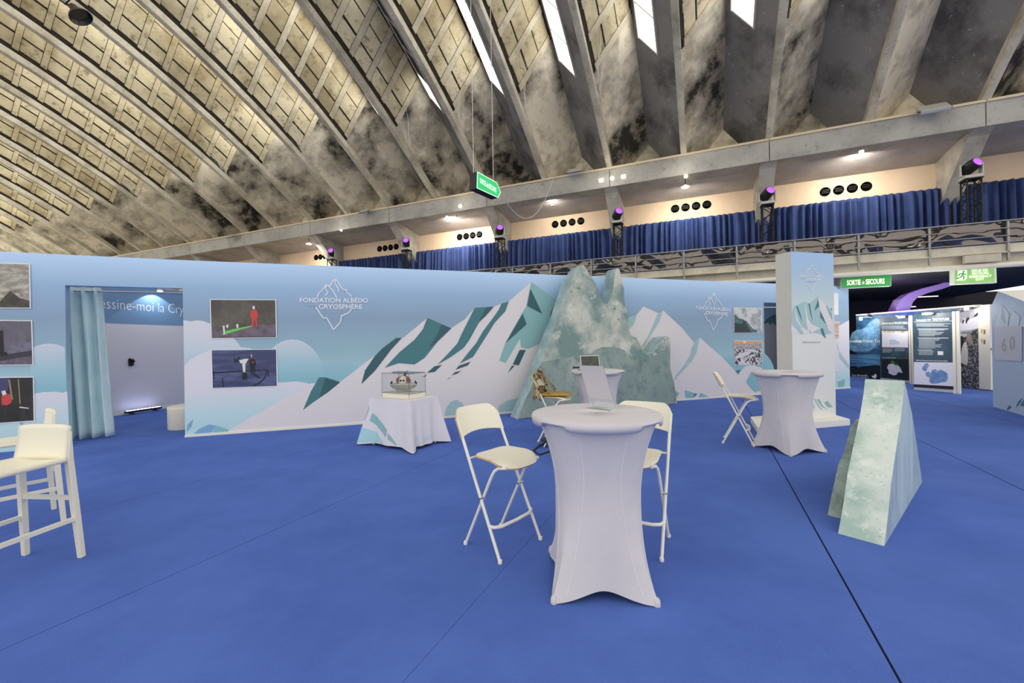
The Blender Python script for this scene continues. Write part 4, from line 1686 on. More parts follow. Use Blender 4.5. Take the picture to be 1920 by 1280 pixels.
for i in range(13):
    v = i / 12
    row = []
    for j in range(25):
        a = math.pi * (.5 + j / 24)            # back half round the backrest
        w = .13 + .13 * v ** .8
        dpt = .05 + .10 * v
        wob = 1 + .08 * math.sin(j * 1.1 + 4 * v)
        row.append(Vector((-.22 + .10 * v + dpt * math.cos(a) * wob * 1.2, w * math.sin(a) * wob, .46 - .42 * v + .02 * math.sin(j))))
    P.append(row)
m2.grid(P)
m2.build('back_panel', COAT, coat, local=True, smooth=True, solid=.012)
for s in (-1, 1):
    m2 = MB()
    P = []
    for i in range(9):
        v = i / 8
        P.append([Vector((-.24 + .22 * v + .06 * u * (1 - v), s * (.07 + .12 * v + .03 * math.sin(6 * u)), .47 - .30 * v - .06 * u)) for u in (0, .33, .66, 1)])
    m2.grid(P)
    m2.build('lapel', COAT, coat, local=True, smooth=True, solid=.012)
m2 = MB()
m2.hexa([Vector(p) for p in ((-.16, -.19, .085), (.28, -.14, .10), (.28, .14, .10), (-.16, .19, .085), (-.14, -.17, .13), (.26, -.12, .125), (.26, .12, .125), (-.14, .17, .13))])
m2.build('gold_lining', GOLDF, coat, local=True, bevel=.015)

# things half hidden behind the near table
bag = thing('black_backpack', (.95, 5.2, 0), .3, 'dark backpack on the floor, glimpsed right of the near table leg', 'bag')
m2 = MB()
m2.lathe([(.16, 0), (.19, .05), (.18, .3), (.14, .42), (.05, .47)], (0, 0, 0), 16)
m2.build('body', M('dark_camo', (48, 46, 36), .8, var=(8, (20, 20, 22), .45, .55)), bag, local=True, smooth=True)
m2 = MB()
m2.tube([(.1, -.12, .4), (.22, -.16, .3), (.2, -.14, .1)], .016, 6)
m2.build('strap', BLACK, bag, local=True)
q = onz(1024, 838)
fs = thing('folded_light_stand', Vector((q.x + .06, q.y, 0)), 0, 'black folded stand with a metal pin, left of the near table', 'stand')
m2 = MB()
m2.hexa([Vector(p) for p in ((-.13, -.06, .09), (.2, -.08, .03), (.2, .08, .03), (-.13, .06, .09), (-.12, -.05, .12), (.2, -.07, .17), (.2, .07, .17), (-.12, .05, .12))])
m2.build('body', BLACK, fs, local=True)
m2 = MB()
m2.tube([(-.04, -.02, .09), (-.09, -.03, .005)], .014, 8)
m2.build('pin', CHROME, fs, local=True)
m2 = MB()
c_ = [onz(1036, 826) + Vector((.03, 0, .02)), onz(1012, 834, .02), onz(1000, 845, .012), onz(1012, 852, .012), onz(1030, 846, .012), onz(1044, 836, .012)]
m2.tube(c_, .012, 6)
tag(m2.build('power_cable', BLACK, None, smooth=True), 'black cable looping over the carpet left of the near table', 'cable')

# ------------------------------------------------------------------ cream plastic bar stools at left
def barstool(loc, rz, label):
    t = thing('plastic_bar_stool', loc, rz, label, 'stool', 'cream plastic bar stools')
    W, DP, zs = .20, .42, .72
    m2 = MB()
    P = []
    for i in range(13):
        u = i / 12
        row = []
        for j in range(15):
            e = 2 * j / 14 - 1
            x = -.03 + .46 * u
            y = e * (W + .012)
            z = zs - .015 * (1 - e * e) - .03 * max(0, (u - .8) / .2) ** 2
            row.append(Vector((x, y, z)))
        P.append(row)
    m2.grid(P)
    m2.build('seat', CREAM, t, local=True, smooth=True, solid=.03)
    P = []
    m2 = MB()
    for i in range(9):
        v = i / 8
        row = []
        for j in range(15):
            e = 2 * j / 14 - 1
            hw = (W + .012) * (1 - .04 * v)
            row.append(Vector((0.015 * (1 - v) ** 3 - .02 - .015 * v - .02 * (1 - e * e), e * hw, zs - .005 + .25 * v - .012 * v * abs(e) ** 6)))
        P.append(row)
    m2.grid(P)
    m2.build('backrest', CREAM, t, local=True, smooth=True, solid=.02)
    ends = []
    for sx in (0, 1):
        for s in (-1, 1):
            top = Vector((-.03 if sx == 0 else DP - .02, s * (W - .002), zs - .005))
            ft = Vector((-.075 if sx == 0 else DP + .07, s * (W + .03), 0))
            m2 = MB()
            if sx == 0:
                m2.tube([top + Vector((-.008, s * .008, .20)), top + Vector((-.004, s * .004, .08)), top, top.lerp(ft, .5), ft], [.008, .018, .027, .027, .024], 4)
            else:
                m2.tube([top, top.lerp(ft, .5), ft], [.028, .027, .024], 4)
            m2.build('leg', CREAM, t, local=True, bevel=.004)
            ends.append((top, ft))

    def at(i, z):
        a, b = ends[i]
        return a.lerp(b, (a.z - z) / (a.z - b.z))
    for (i, j, z) in ((0, 2, .29), (1, 3, .29), (2, 3, .38), (0, 1, .44)):
        m2 = MB()
        m2.tube([at(i, z), at(j, z)], .019, 4)
        m2.build('stretcher', CREAM, t, local=True)
    return t


p1 = Vector((-3.155, 3.0, 0))
p0 = Vector((-3.575, 3.06, 0))
mid = (p0 + p1) / 2
fd = Vector((-.10, -1, 0)).normalized()
n1 = barstool(mid + fd * .075, az_of(fd), 'cream plastic bar stool at the left edge, nearest one')
p1 = Vector((-3.97, 3.66, 0))
p0 = Vector((-4.34, 3.92, 0))
fd = Vector((-.575, -.818, 0)).normalized()
dup(n1, (p0 + p1) / 2 + fd * .075, az_of(fd), 'cream plastic bar stool behind the nearest one at the left edge')

# ------------------------------------------------------------------ cloth-covered display table with model in a case
zt = .70
tl, tf, tr = onz(692.8, 745.8, zt), onz(767.8, 752, zt), onz(821, 742.7, zt)
tb = tl + tr - tf
cen = (tl + tr) / 2
dt = thing('display_table', Vector((cen.x, cen.y, 0)), 0, 'small square table under a printed white cloth', 'table')
m2 = MB()
crn = [tf, tr, tb, tl]
# drape as rings: top edge -> hem
N = 24
ring_top, ring_hem = [], []
for i in range(4):
    a, b = crn[i], crn[(i + 1) % 4]
    for j in range(N):
        u = j / N
        ring_top.append(a.lerp(b, u))
P = []
nv = 10
for k in range(nv + 1):
    v = k / nv
    row = []
    for idx, p in enumerate(ring_top):
        u = (idx % N) / N
        cu_ = min(u, 1 - u)                       # distance from a corner
        cornr = math.exp(-(cu_ / .13) ** 2)
        out = Vector((p.x - cen.x, p.y - cen.y, 0))
        L = out.length
        out.normalize()
        fold = .012 * math.sin(idx * .9 + 1.3) * v
        flare = .05 * v + .15 * cornr * v ** 1.2 - .05 * math.exp(-((cu_ - .2) / .07) ** 2) * v + fold
        z = zt - (zt - .015 - .05 * (1 - cornr) * .6) * v
        row.append(Vector((p.x, p.y, 0)) + out * flare + Vector((0, 0, z)))
    row.append(row[0].copy())
    P.append(row)
m2.grid(P)
m2.poly([P[0][i] for i in range(4 * N)])
CLOTH = M('white_cloth', (224, 220, 226), .8, bump=(200, .05, .002))
cl = m2.build('printed_cloth', CLOTH, dt, smooth=True)


def cloth_pt(side, u, v, off=.004):
    """point on the draped side (0: right face f->r, 3: left face l->f)"""
    x = (side * N + u * N) % (4 * N)
    i = int(math.floor(x))
    fx = x - i
    y = v * nv
    j = min(int(y), nv - 1)
    fy = y - j
    a = P[j][i].lerp(P[j][(i + 1) % (4 * N)], fx)
    b = P[j + 1][i].lerp(P[j + 1][(i + 1) % (4 * N)], fx)
    q_ = a.lerp(b, fy)
    o_ = Vector((q_.x - cen.x, q_.y - cen.y, 0)).normalized()
    return q_ + o_ * off


def cloth_quad(side, c, mat):
    m2 = MB()
    n = 8
    G_ = []
    for i in range(n + 1):
        a = (c[0][0] + (c[3][0] - c[0][0]) * i / n, c[0][1] + (c[3][1] - c[0][1]) * i / n)
        b = (c[1][0] + (c[2][0] - c[1][0]) * i / n, c[1][1] + (c[2][1] - c[1][1]) * i / n)
        G_.append([cloth_pt(side, a[0] + (b[0] - a[0]) * j / n, a[1] + (b[1] - a[1]) * j / n) for j in range(n + 1)])
    m2.grid(G_)
    m2.build('printed_patch', mat, cl, smooth=True)


cloth_quad(3, [(.12, .32), (.50, .66), (.48, .82), (.10, .50)], TEAL_L)
cloth_quad(3, [(.52, .72), (.70, .96), (.68, .97), (.52, .86)], TEAL_L)
cloth_quad(3, [(.02, .14), (.06, .24), (.02, .50), (.005, .45)], TEAL_P)
cloth_quad(3, [(.0, .62), (.25, .78), (.42, .985), (.0, .97)], M('ice_blue_ink', (168, 212, 220), .7))
cloth_quad(0, [(.14, .78), (.2, .74), (.22, .97), (.10, .97)], M('faint_blue_ink', (206, 216, 228), .7))
cloth_quad(0, [(.34, .86), (.7, .78), (.7, .88), (.34, .95)], M('faint_blue_ink', (206, 216, 228)))
for p in crn:
    m2 = MB()
    q_ = Vector((cen.x, cen.y, 0)).lerp(Vector((p.x, p.y, 0)), .9)
    m2.tube([q_, q_ + Vector((0, 0, zt - .02))], .02, 6)
    m2.build('leg', FRAME_W, dt)

zc = zt + .003
cl_, cf_, cr_ = onz(716.5, 744.3, zc), onz(767, 748.3, zc), onz(797.8, 742.8, zc)
cb_ = cl_ + cr_ - cf_
cc_ = (cl_ + cr_) / 2
case = thing('display_case', cc_, 0, 'clear acrylic display case on the cloth-covered table', 'display case')
m2 = MB()
base4 = [cf_, cr_, cb_, cl_]
m2.hexa(base4 + [p + Vector((0, 0, .07)) for p in base4])
m2.build('base', M('case_base', (228, 224, 208), .5), case)
CH = .365
GLASS = M('case_acrylic', (244, 246, 246), .02, trans=1.0)
MC['case_acrylic'].node_tree.nodes['Principled BSDF'].inputs['IOR'].default_value = 1.12
for i in range(4):
    a, b = base4[i], base4[(i + 1) % 4]
    nrm = (b - a).cross(Vector((0, 0, 1))).normalized() * .004
    m2 = MB()
    m2.prism([a + Vector((0, 0, .07)), b + Vector((0, 0, .07)), b + Vector((0, 0, CH)), a + Vector((0, 0, CH))], nrm)
    m2.build('pane', GLASS, case)
m2 = MB()
m2.prism([p + Vector((0, 0, CH)) for p in base4], Vector((0, 0, .005)))
m2.build('lid', GLASS, case)
EDG = M('case_edge', (92, 92, 84), .4)
m2 = MB()
for i in range(4):
    a, b = base4[i], base4[(i + 1) % 4]
    m2.tube([a + Vector((0, 0, CH)), b + Vector((0, 0, CH))], .0035, 4)
    m2.tube([a + Vector((0, 0, .0)), a + Vector((0, 0, CH))], .0035, 4)
    m2.tube([a + Vector((0, 0, .07)), b + Vector((0, 0, .07))], .003, 4)
m2.build('edges', EDG, case)
# the little silver craft
crz = az_of((cr_ - cl_))
bt = thing('model_craft', cc_ + Vector((0, 0, .072)), crz, 'silver and orange model polar craft inside the clear case', 'model')
HULL = M('hull_silver', (196, 194, 186), .3, .35)
ORG = M('orange_red', (186, 84, 50), .5)
m2 = MB()
m2.lathe([(.01, .03), (.10, .035), (.17, .065), (.20, .10), (.205, .115), (.19, .13), (.14, .138), (.01, .14)], (0, 0, 0), 30)
hull = m2.build('hull', HULL, bt, local=True, smooth=True)
hull.scale = (1.0, .55, 1.0)
m2 = MB()
m2.ball((0, 0, .15), (.11, .075, .105), 20, 12)
cb2 = m2.build('cabin', M('cabin_grey', (140, 132, 118), .4), bt, local=True, smooth=True)
m2 = MB()
m2.ball((.0, -.04, .155), (.062, .055, .095), 16, 10)
fac = m2.build('white_front', M('model_white', (232, 226, 206), .4), cb2, local=True, smooth=True)
for s in (-1, 1):
    m2 = MB()
    m2.ball((s * .022, -.088, .18), (.018, .010, .013), 10, 6)
    m2.build('window', BLACK, fac, local=True)
    m2 = MB()
    m2.ball((s * .016, -.088, .125), (.010, .010, .010), 10, 6)
    m2.build('porthole', BLACK, fac, local=True)
    m2 = MB()
    m2.ball((s * .075, -.02, .19), (.03, .045, .035), 12, 8)
    m2.build('orange_panel', ORG, cb2, local=True, smooth=True)
    m2 = MB()
    m2.tube([(s * .1, 0, .0), (s * .1, 0, .05)], .006, 6)
    m2.build('support_pin', CHROME, bt, local=True)
    m2 = MB()
    m2.tube([(s * .17, 0, .12), (s * .18, 0, .17)], .008, 6)
    m2.ball((s * .19, 0, .135), .014, 8, 6)
    m2.build('deck_fitting', BLACKM, bt, local=True)
m2 = MB()
m2.tube([(.01, 0, .24), (.03, 0, .29)], .012, 6)
m2.tube([(.03, 0, .24), (.06, 0, .325)], .004, 5)
m2.tube([(.0, .01, .24), (.02, .01, .31)], .004, 5)
m2.build('mast', BLACKM, bt, local=True)

# ------------------------------------------------------------------ hanging arrow sign
GRN = M('exit_green', (52, 184, 112), .5, emit=((60, 200, 120), .55))
GRW = M('exit_white', (232, 250, 226), .5, emit=((236, 255, 220), 1.0))
sa = CAM + ray(895, 321) * 7.5
sb = CAM + ray(931, 342) * 8.0
SPl = Plane(tuple(sa[:2]), tuple(sb[:2]))
fc = [SPl.pt(x, y) for x, y in ((894.5, 321.5), (931.5, 342), (939, 360.5), (934, 371), (893.5, 352.5))]
sg = thing('hanging_exit_sign', (fc[0] + fc[2]) / 2, 0, 'green arrow-shaped exit sign hanging on wires from the roof', 'sign')
m2 = MB()
m2.prism([p - SPl.n * .004 for p in fc], -SPl.n * .16)
m2.build('housing', BLACK, sg)
m2 = MB()
m2.prism([p - SPl.n * .004 for p in fc], SPl.n * .006)
m2.build('face', GRN, sg)
fcc = sum(fc, Vector()) / 5
m2 = MB()
for i in range(5):
    a, b = fc[i].lerp(fcc, .035), fc[(i + 1) % 5].lerp(fcc, .035)
    ribbon(m2, [a + SPl.n * .004, b + SPl.n * .004], .010, SPl.n)
m2.build('border', GRW, sg)
m2 = MB()
o_, r_ = SPl.pt(900, 342.5, .004), SPl.pt(930.5, 361.2, .004)
hh_ = SPl.pt(899, 334).z - SPl.pt(899, 343).z
text_on(m2, 'SORTIE de SECOURS', o_, r_, hh_, .01)
m2.build('letters', GRW, sg)
m2 = MB()
for p in (fc[0] - SPl.n * .08, fc[1] - SPl.n * .08):
    m2.tube([p, p + Vector((0, 0, 7.0))], .006, 5)
m2.build('suspension_wires', M('pale_wire', (226, 214, 204), .6), sg)
m2 = MB()
pa = fc[2]
pb = hp(*([hpx(1040, 338, 0)[0], -.05, 7.2]))
c_ = []
for i in range(17):
    u = i / 16
    q_ = pa.lerp(pb, u)
    q_.z -= 1.15 * 4 * u * (1 - u) * (1 - .45 * u)
    c_.append(q_)
m2.tube(c_, .008, 6)
m2.build('power_cord', M('white_cord', (228, 224, 214), .6), sg)

# ------------------------------------------------------------------ exit signs under the gallery
def sign_box(quad, nn, th, label, face, letters):
    uz = [hpx(x, y, nn) for x, y in quad]
    c = [hp(u, nn, z) for u, z in uz]
    t = thing('exit_sign', sum(c, Vector()) / 4, 0, label, 'sign')
    m2 = MB()
    m2.prism(c, NN * th)
    m2.build('housing', M('sign_white', (240, 244, 226), .5), t)
    m2 = MB()
    cen_ = sum(c, Vector()) / 4
    m2.prism([cen_ + (p - cen_) * face[0] - NN * .002 for p in c], -NN * .003)
    m2.build('face', face[1], t)

    def uv(u, v, o_=-.008):
        return c[0].lerp(c[1], u).lerp(c[3].lerp(c[2], u), v) + NN * o_
    letters(t, uv)
    for u in (.12, .88):
        m2 = MB()
        p = uv(u, 0, th / 2)
        m2.tube([p, Vector((p.x, p.y, hp(0, 0, 3.08).z))], .01, 5)
        m2.build('hanger', BLACK, t)
    return t


SGREEN = M('sign_green', (56, 160, 78), .5, emit=((70, 170, 80), .25))
SGREEN2 = M('sign_green_pale', (120, 186, 96), .5, emit=((130, 190, 100), .35), var=(3, (150, 200, 120), .45, .6))
SWH = M('sign_letter_white', (250, 248, 226), .5, emit=((255, 250, 225), .7))


def lettA(t, uv):
    m2 = MB()
    h = uv(.1, .3).z - uv(.1, .72).z
    text_on(m2, 'SORTIE', uv(.12, .74), uv(.40, .74), h, .03)
    text_on(m2, 'de', uv(.425, .72), uv(.475, .72), h * .8)
    text_on(m2, 'SECOURS', uv(.50, .74), uv(.87, .74), h, .03)
    m2.build('letters', SWH, t)


sign_box([(1577, 519.5), (1671, 514.5), (1671, 536), (1577, 540.5)], NB + .4, .16, 'green and white sign reading SORTIE de SECOURS under the gallery', (.985, SGREEN), lettA)


def lettB(t, uv):
    m2 = MB()
    h = uv(.1, .3).z - uv(.1, .42).z
    text_on(m2, 'ISSUE DE', uv(.44, .33), uv(.80, .33), h, .02)
    text_on(m2, 'SECOURS', uv(.44, .49), uv(.82, .49), h, .02)
    text_on(m2, 'EMERGENCY', uv(.38, .66), uv(.89, .66), h, .02)
    text_on(m2, 'EXIT', uv(.53, .82), uv(.72, .82), h, .02)
    m2.poly([uv(.12, .22), uv(.33, .22), uv(.33, .66), uv(.28, .78), uv(.08, .78), uv(.12, .66)])
    m2.build('letters', SWH, t)
    m2 = MB()
    for ln in ([(.245, .36), (.215, .50), (.26, .58), (.25, .72)], [(.215, .50), (.17, .62), (.10, .68)], [(.24, .38), (.17, .40), (.14, .50)], [(.24, .38), (.27, .47), (.31, .44)]):
        ribbon(m2, [uv(u, v, -.011) for u, v in ln], .028, NN)
    p = uv(.255, .29, -.011)
    m2.lathe([(.024, 0), (.022, .004)], p, 12, axN)
    m2.build('running_figure', SGREEN, t)


sign_box([(1786, 500.5), (1868, 496), (1869, 530), (1786, 533.5)], NB + .05, .14, 'pale green lit sign reading ISSUE DE SECOURS EMERGENCY EXIT', (.90, SGREEN2), lettB)

# ------------------------------------------------------------------ violet-lit column under the gallery
CPn = 2.6


def cp(x, y, o=0.0):
    return onp(x, y, hp(0, CPn + o, 0), NN)


m2 = MB()
inner = [(1706, 600), (1707, 578), (1712, 566), (1722, 556), (1740, 549), (1765, 542), (1800, 530)]
outer = [(1676, 604), (1680, 578), (1690, 560), (1704, 550), (1728, 541), (1760, 533), (1800, 520)]
vs = [cp(*p) for p in outer + inner[::-1]]
lowo, lowi = vs[0].copy(), vs[-1].copy()
lowo.z = lowi.z = 0
vs = [lowo] + vs + [lowi]
m2.prism(vs, NN * .6)
pc_ = m2.build('gallery_column', M('column_concrete', (176, 170, 178), .7), None)
tag(pc_, 'curved concrete column lit violet beneath the gallery', 'column')
uu, zz = hpx(1640, 523, .2)
q = hp(uu, .2, 2.93)  # unseen lamp, added to throw violet light on the column
up = thing('added_violet_spotlight', q, 0, 'added violet spotlight hidden under the gallery behind the SORTIE sign', 'stage light')
tgt = cp(1718, 545)
axv = (tgt - q).to_track_quat('Z', 'Y').to_matrix()
MB().lathe([(.05, -.14), (.08, -.12), (.085, .08), (.075, .1)], q, 16, axv).build('body', BLACK, up, smooth=True)
MB().lathe([(.07, .095), (.065, .105)], q, 16, axv).build('lens', VIOL, up)
m2 = MB()
m2.tube([q, Vector((q.x, q.y, hp(0, 0, 3.07).z))], .015, 6)
m2.build('hanger', BLACK, up)
lt = bpy.data.lights.new('added_violet_spotlight_light', 'SPOT')
lt.energy = 420
lt.color = (.34, .10, 1.0)
lt.spot_size = .95
lt.spot_blend = .7
lo_ = bpy.data.objects.new('added_violet_spotlight_light', lt)
COL.objects.link(lo_)
lo_.location = q + (tgt - q).normalized() * .14
lo_.rotation_euler = (tgt - q).to_track_quat('-Z', 'Y').to_euler()
for (x, y, lb) in [(1735, 556, 'thin fluorescent tube under the dark gallery ceiling, upper one'), (1706, 575, 'thin fluorescent tube under the dark gallery ceiling, lower one')]:
    p = cp(x, y, 3.0)
    m2 = MB()
    m2.box(p, (.75 if y < 560 else .35, .06, .035), RU)
    tag(m2.build('fluorescent_tube', LAMPW, None), lb, 'lamp')

# ------------------------------------------------------------------ poster boards under the gallery
PW = Plane((12.75, 15.4), (12.75, 10.95))
pw = thing('poster_wall', PW.at(2, 0), 0, 'long poster wall with glacier and penguin prints under the gallery', 'display wall')
GLAC = M('glacier_print', (44, 84, 122), .5, var=[((1.5, 1.2, 3.2), (120, 168, 202), .48, .66), ((3, 2.2, 14), (22, 40, 62), .52, .68)])
PENG = M('pebble_print', (46, 46, 48), .5, var=[(22, (164, 164, 168), .48, .60)])
hw = 2.27
m2 = MB()
tG = PW.par(1797, 640)[0]
wall_boxes(m2, PW, [(0, tG, .02, hw)], .08)
m2.build('glacier_panel', GLAC, pw)
m2 = MB()
tE = PW.par(1836, 640)[0]
wall_boxes(m2, PW, [(tG, tE, .02, hw)], .08)
pg = m2.build('penguin_panel', PENG, pw)
m2 = MB()
wall_boxes(m2, PW, [(tE, tE + .28, .02, hw + .03)], .5, .02)
ep = m2.build('end_post', M('post_white', (236, 230, 216), .5), pw)
m2 = MB()
hq = PW.at(tE + .28, 1.12, .0)
m2.tube([hq, hq + Vector((0, -.12, 0)), hq + Vector((0, -.14, 0))], .035, 8)
m2.build('handle', SILV, pw)
m2 = MB()
wall_boxes(m2, PW, [(0, tE, hw, hw + .05)], .1, .01)
m2.build('top_rail', M('post_white', (236, 230, 216)), pw)
# dark lower band and lettering on the glacier
DNAVY = M('deep_navy_print', (20, 30, 42), .5)
art(PW, pw, 'printed_band', [(1590, 690), (1640, 684), (1712, 690), (1712, 714), (1590, 712)], DNAVY, .004)
art(PW, pw, 'printed_water', [(1590, 664), (1712, 665), (1712, 688), (1590, 686)], M('water_print', (96, 152, 196), .5, var=((1, 1, 20), (50, 96, 142), .45, .6)), .003)
art(PW, pw, 'printed_cliff', [(1592, 640), (1597, 624), (1606, 618), (1614, 618), (1622, 614), (1630, 604), (1638, 599), (1644, 596), (1650, 600), (1650, 645), (1630, 658), (1604, 660), (1592, 655)], M('ice_cliff_print', (112, 158, 194), .5, var=[(5, (70, 116, 156), .42, .62), (18, (170, 200, 220), .56, .7)]), .003)
m2 = MB()
hcap = PW.pt(1600, 637).z - PW.pt(1600, 642).z
text_on(m2, 'Antarctica', PW.pt(1575, 642, .006), PW.pt(1616, 641.6, .006), hcap, .04)
text_on(m2, 'Peace Train', PW.pt(1618.5, 641.6, .006), PW.pt(1657, 641.4, .006), hcap)
text_on(m2, 'Pew Bertarelli', PW.pt(1598, 704.5, .006), PW.pt(1626, 705, .006), hcap * .6)
text_on(m2, 'OCEAN LEGACY', PW.pt(1597, 708, .006), PW.pt(1629, 709, .006), hcap * .6)
m2.build('printed_letters', LOGO, pw)
art(PW, pw, 'printed_emblem', Z(((385, 1022), (412, 1030), (420, 1008), (440, 1003), (455, 1020), (448, 1045), (436, 1064), (415, 1055), (396, 1046)), 1580, 560, 7.11), LOGO, .006)


def ZP(*p):
    return Z(p, 1700, 560, 7.11)


art(PW, pw, 'printed_sky', ZP((680, 190), (820, 160), (966, 110), (966, 390), (840, 440), (680, 460)), M('overcast_print', (150, 148, 160), .5, var=(3, (206, 206, 214), .48, .62)), .003)
art(PW, pw, 'printed_snow', ZP((680, 330), (780, 300), (880, 250), (966, 170), (966, 390), (830, 420), (680, 425)), M('snow_print', (212, 210, 220), .5), .004)
for pts_, mt in (((740, 300), (752, 275), (768, 280), (760, 320), (742, 342)), None), (((785, 290), (800, 255), (825, 245), (838, 265), (810, 300), (800, 330), (786, 325)), None), (((885, 250), (915, 210), (964, 170), (964, 200), (930, 235)), None):
    art(PW, pw, 'printed_rock', ZP(*pts_), DK, .005)
art(PW, pw, 'printed_sea', ZP((680, 470), (760, 460), (820, 470), (830, 500), (680, 520)), M('pale_sea_print', (170, 184, 200), .5), .005)
LT2 = M('penguin_white', (214, 208, 202), .5)
art(PW, pw, 'printed_penguin', ZP((690, 530), (720, 500), (745, 495), (770, 560), (800, 575), (818, 680), (822, 830), (800, 905), (770, 890), (720, 830), (700, 760), (690, 640)), DK, .006)
art(PW, pw, 'printed_penguin', ZP((775, 570), (800, 580), (816, 680), (820, 830), (802, 890), (760, 870), (700, 830), (695, 770), (720, 770), (735, 660), (755, 600)), LT2, .007)
art(PW, pw, 'printed_penguin', ZP((800, 480), (825, 455), (850, 462), (880, 560), (890, 620), (850, 610), (810, 580), (798, 520)), M('penguin_brown', (150, 136, 120), .5), .006)
art(PW, pw, 'printed_penguin', ZP((695, 530), (715, 540), (712, 750), (692, 740)), DK, .008)
for (x, y) in ((1000, 430), (1035, 440), (1000, 560), (1035, 575)):
    a = (x / 7.11 + 1700, y / 7.11 + 560)
    s_ = 1.6
    tq, zq = PW.par(*a, .02)
    art(PW, ep, 'sticker', [(a[0] - s_, a[1] - 4), (a[0] + s_, a[1] - 4), (a[0] + s_, a[1] + 4), (a[0] - s_, a[1] + 4)], M('sticker_yellow', (216, 190, 110), .5) if x == 1000 else M('sticker_brown', (130, 100, 80), .5), .026)

for (x, y) in ((1614, 597), (1812, 577)):
    c1 = PW.pt(x, y, .30)
    m2 = MB()
    m2.lathe([(.03, -.07), (.05, -.06), (.05, .04), (.03, .06)], c1, 10)
    m2.tube([c1 + Vector((0, 0, .04)), PW.pt(x + 12, y - 3, .15), PW.pt(x + 20, y - 2, .0)], .010, 6)
    m2.build('arm_lamp', LAMPW, pw, smooth=True)
    bulb(c1 + PW.n * .35 - Vector((0, 0, .12)), 40 if x < 1700 else 20, (1, .97, .92), .08)

INKB = M('board_navy', (52, 74, 90), .45, var=((2, 2, 1.2), (72, 98, 114), .45, .65))


def board(name, a, b, ztop, label, build):
    pl = Plane(a, b)
    t = thing(name, pl.at(pl.len / 2, 0), 0, label, 'display board', 'poster boards under the gallery')
    m2 = MB()
    wall_boxes(m2, pl, [(0, pl.len, .10, ztop)], .05)
    m2.build('panel', INKB, t)
    m2 = MB()
    wall_boxes(m2, pl, [(0, pl.len, .02, .10)], .06, .005)
    m2.build('base_strip', M('alu_strip', (206, 206, 204), .4, .3), t)
    m2 = MB()
    wall_boxes(m2, pl, [(pl.len, pl.len + .055, 0, ztop + .02)], .06, .005)
    m2.build('post', M('post_white', (236, 230, 216)), t)
    m2 = MB()
    wall_boxes(m2, pl, [(pl.len + .075, pl.len + .13, 0, ztop + .02)], .06, .005)
    m2.build('post', M('post_white', (236, 230, 216)), t)
    build(t, pl)
    return t


def text_lines(m2, pl, x0, x1, ys, off=.006, w=.012, ragged=.25):
    for y in ys:
        xe = x1 - (x1 - x0) * random.uniform(0, ragged)
        ribbon(m2, [pl.pt(x0, y, off), pl.pt(xe, y, off)], w, pl.n)


def clip_light(c, pl):
    q_ = c + pl.n * .45 + Vector((0, 0, .02))
    bulb(q_, 34, (1, .96, .9), .08)


PINK = M('map_white', (232, 230, 242), .5)


def fillB(t, pl):
    m2 = MB()
    hc = pl.pt(1720, 598).z - pl.pt(1720, 601.5).z
    text_on(m2, 'Solutions for', pl.pt(1717.5, 602, .006), pl.pt(1746, 600.6, .006), hc, .02)
    text_on(m2, 'THE FUTURE', pl.pt(1748, 600.5, .006), pl.pt(1779.5, 599.5, .006), hc, .05)
    text_on(m2, 'Marine Protected Areas Around the Globe', pl.pt(1718, 676.3, .006), pl.pt(1777, 677.6, .006), hc * .62, .02)
    tag(m2.build('printed_heading', LOGO, t), kind='stuff')
    m2 = MB()
    ribbon(m2, [pl.pt(1714, 603.7, .006), pl.pt(1787, 601, .006)], .01, pl.n)
    text_lines(m2, pl, 1718, 1782, (606.5, 608.8, 611), ragged=.4)
    for y0, n in ((616.5, 7), (633.5, 10), (656, 5)):
        text_lines(m2, pl, 1721, 1778 if n > 5 else 1750, [y0], w=.02, ragged=.12)
        text_lines(m2, pl, 1723, 1772 if n > 5 else 1752, [y0 + 2.1 * (i + 1) for i in range(n - 1)], ragged=.45)
    tag(m2.build('printed_text', M('pale_text_ink', (196, 206, 212), .5), t), kind='stuff')
    art(pl, t, 'printed_map', [(1713.5, 678.5), (1788, 679.5), (1788.5, 724), (1713.5, 720)], PINK, .004)
    MAPB = M('map_blue', (104, 140, 190), .5, var=(9, (134, 166, 206), .45, .6))
    art(pl, t, 'printed_island', ZP((200, 930), (240, 870), (280, 855), (300, 890), (270, 930), (265, 965), (230, 960)), MAPB, .006)
    art(pl, t, 'printed_island', ZP((250, 985), (290, 965), (320, 990), (345, 945), (385, 935), (410, 965), (450, 945), (490, 960), (540, 990), (550, 1060), (530, 1105), (470, 1110), (400, 1130), (330, 1130), (300, 1095), (310, 1050), (260, 1030)), MAPB, .0065)
    art(pl, t, 'printed_legend', ZP((412, 698), (488, 700), (488, 750), (412, 748)), PAPER, .006)
    art(pl, t, 'printed_footer', [(1713.5, 720), (1788.5, 724), (1788.5, 731), (1713.5, 726.5)], DNAVY, .005)
    # clip lamps on the top edge
    c1 = pl.pt(1738, 588, .12)
    m3 = MB()
    m3.box(c1, (.05, .22, .06))
    m3.tube([c1, pl.pt(1750, 587, .0)], .012, 6)
    m3.build('clip_lamp', LAMPW, t)
    clip_light(c1, pl)


pB0, pB1 = onz(1713.5, 732), onz(1787.5, 737.5)
zB = Plane(tuple(pB0[:2]), tuple(pB1[:2])).pt(1750, 587).z
board('poster_board', tuple(pB0[:2]), tuple(pB1[:2]), zB, 'navy poster board headed Solutions for THE FUTURE with a blue map', fillB)


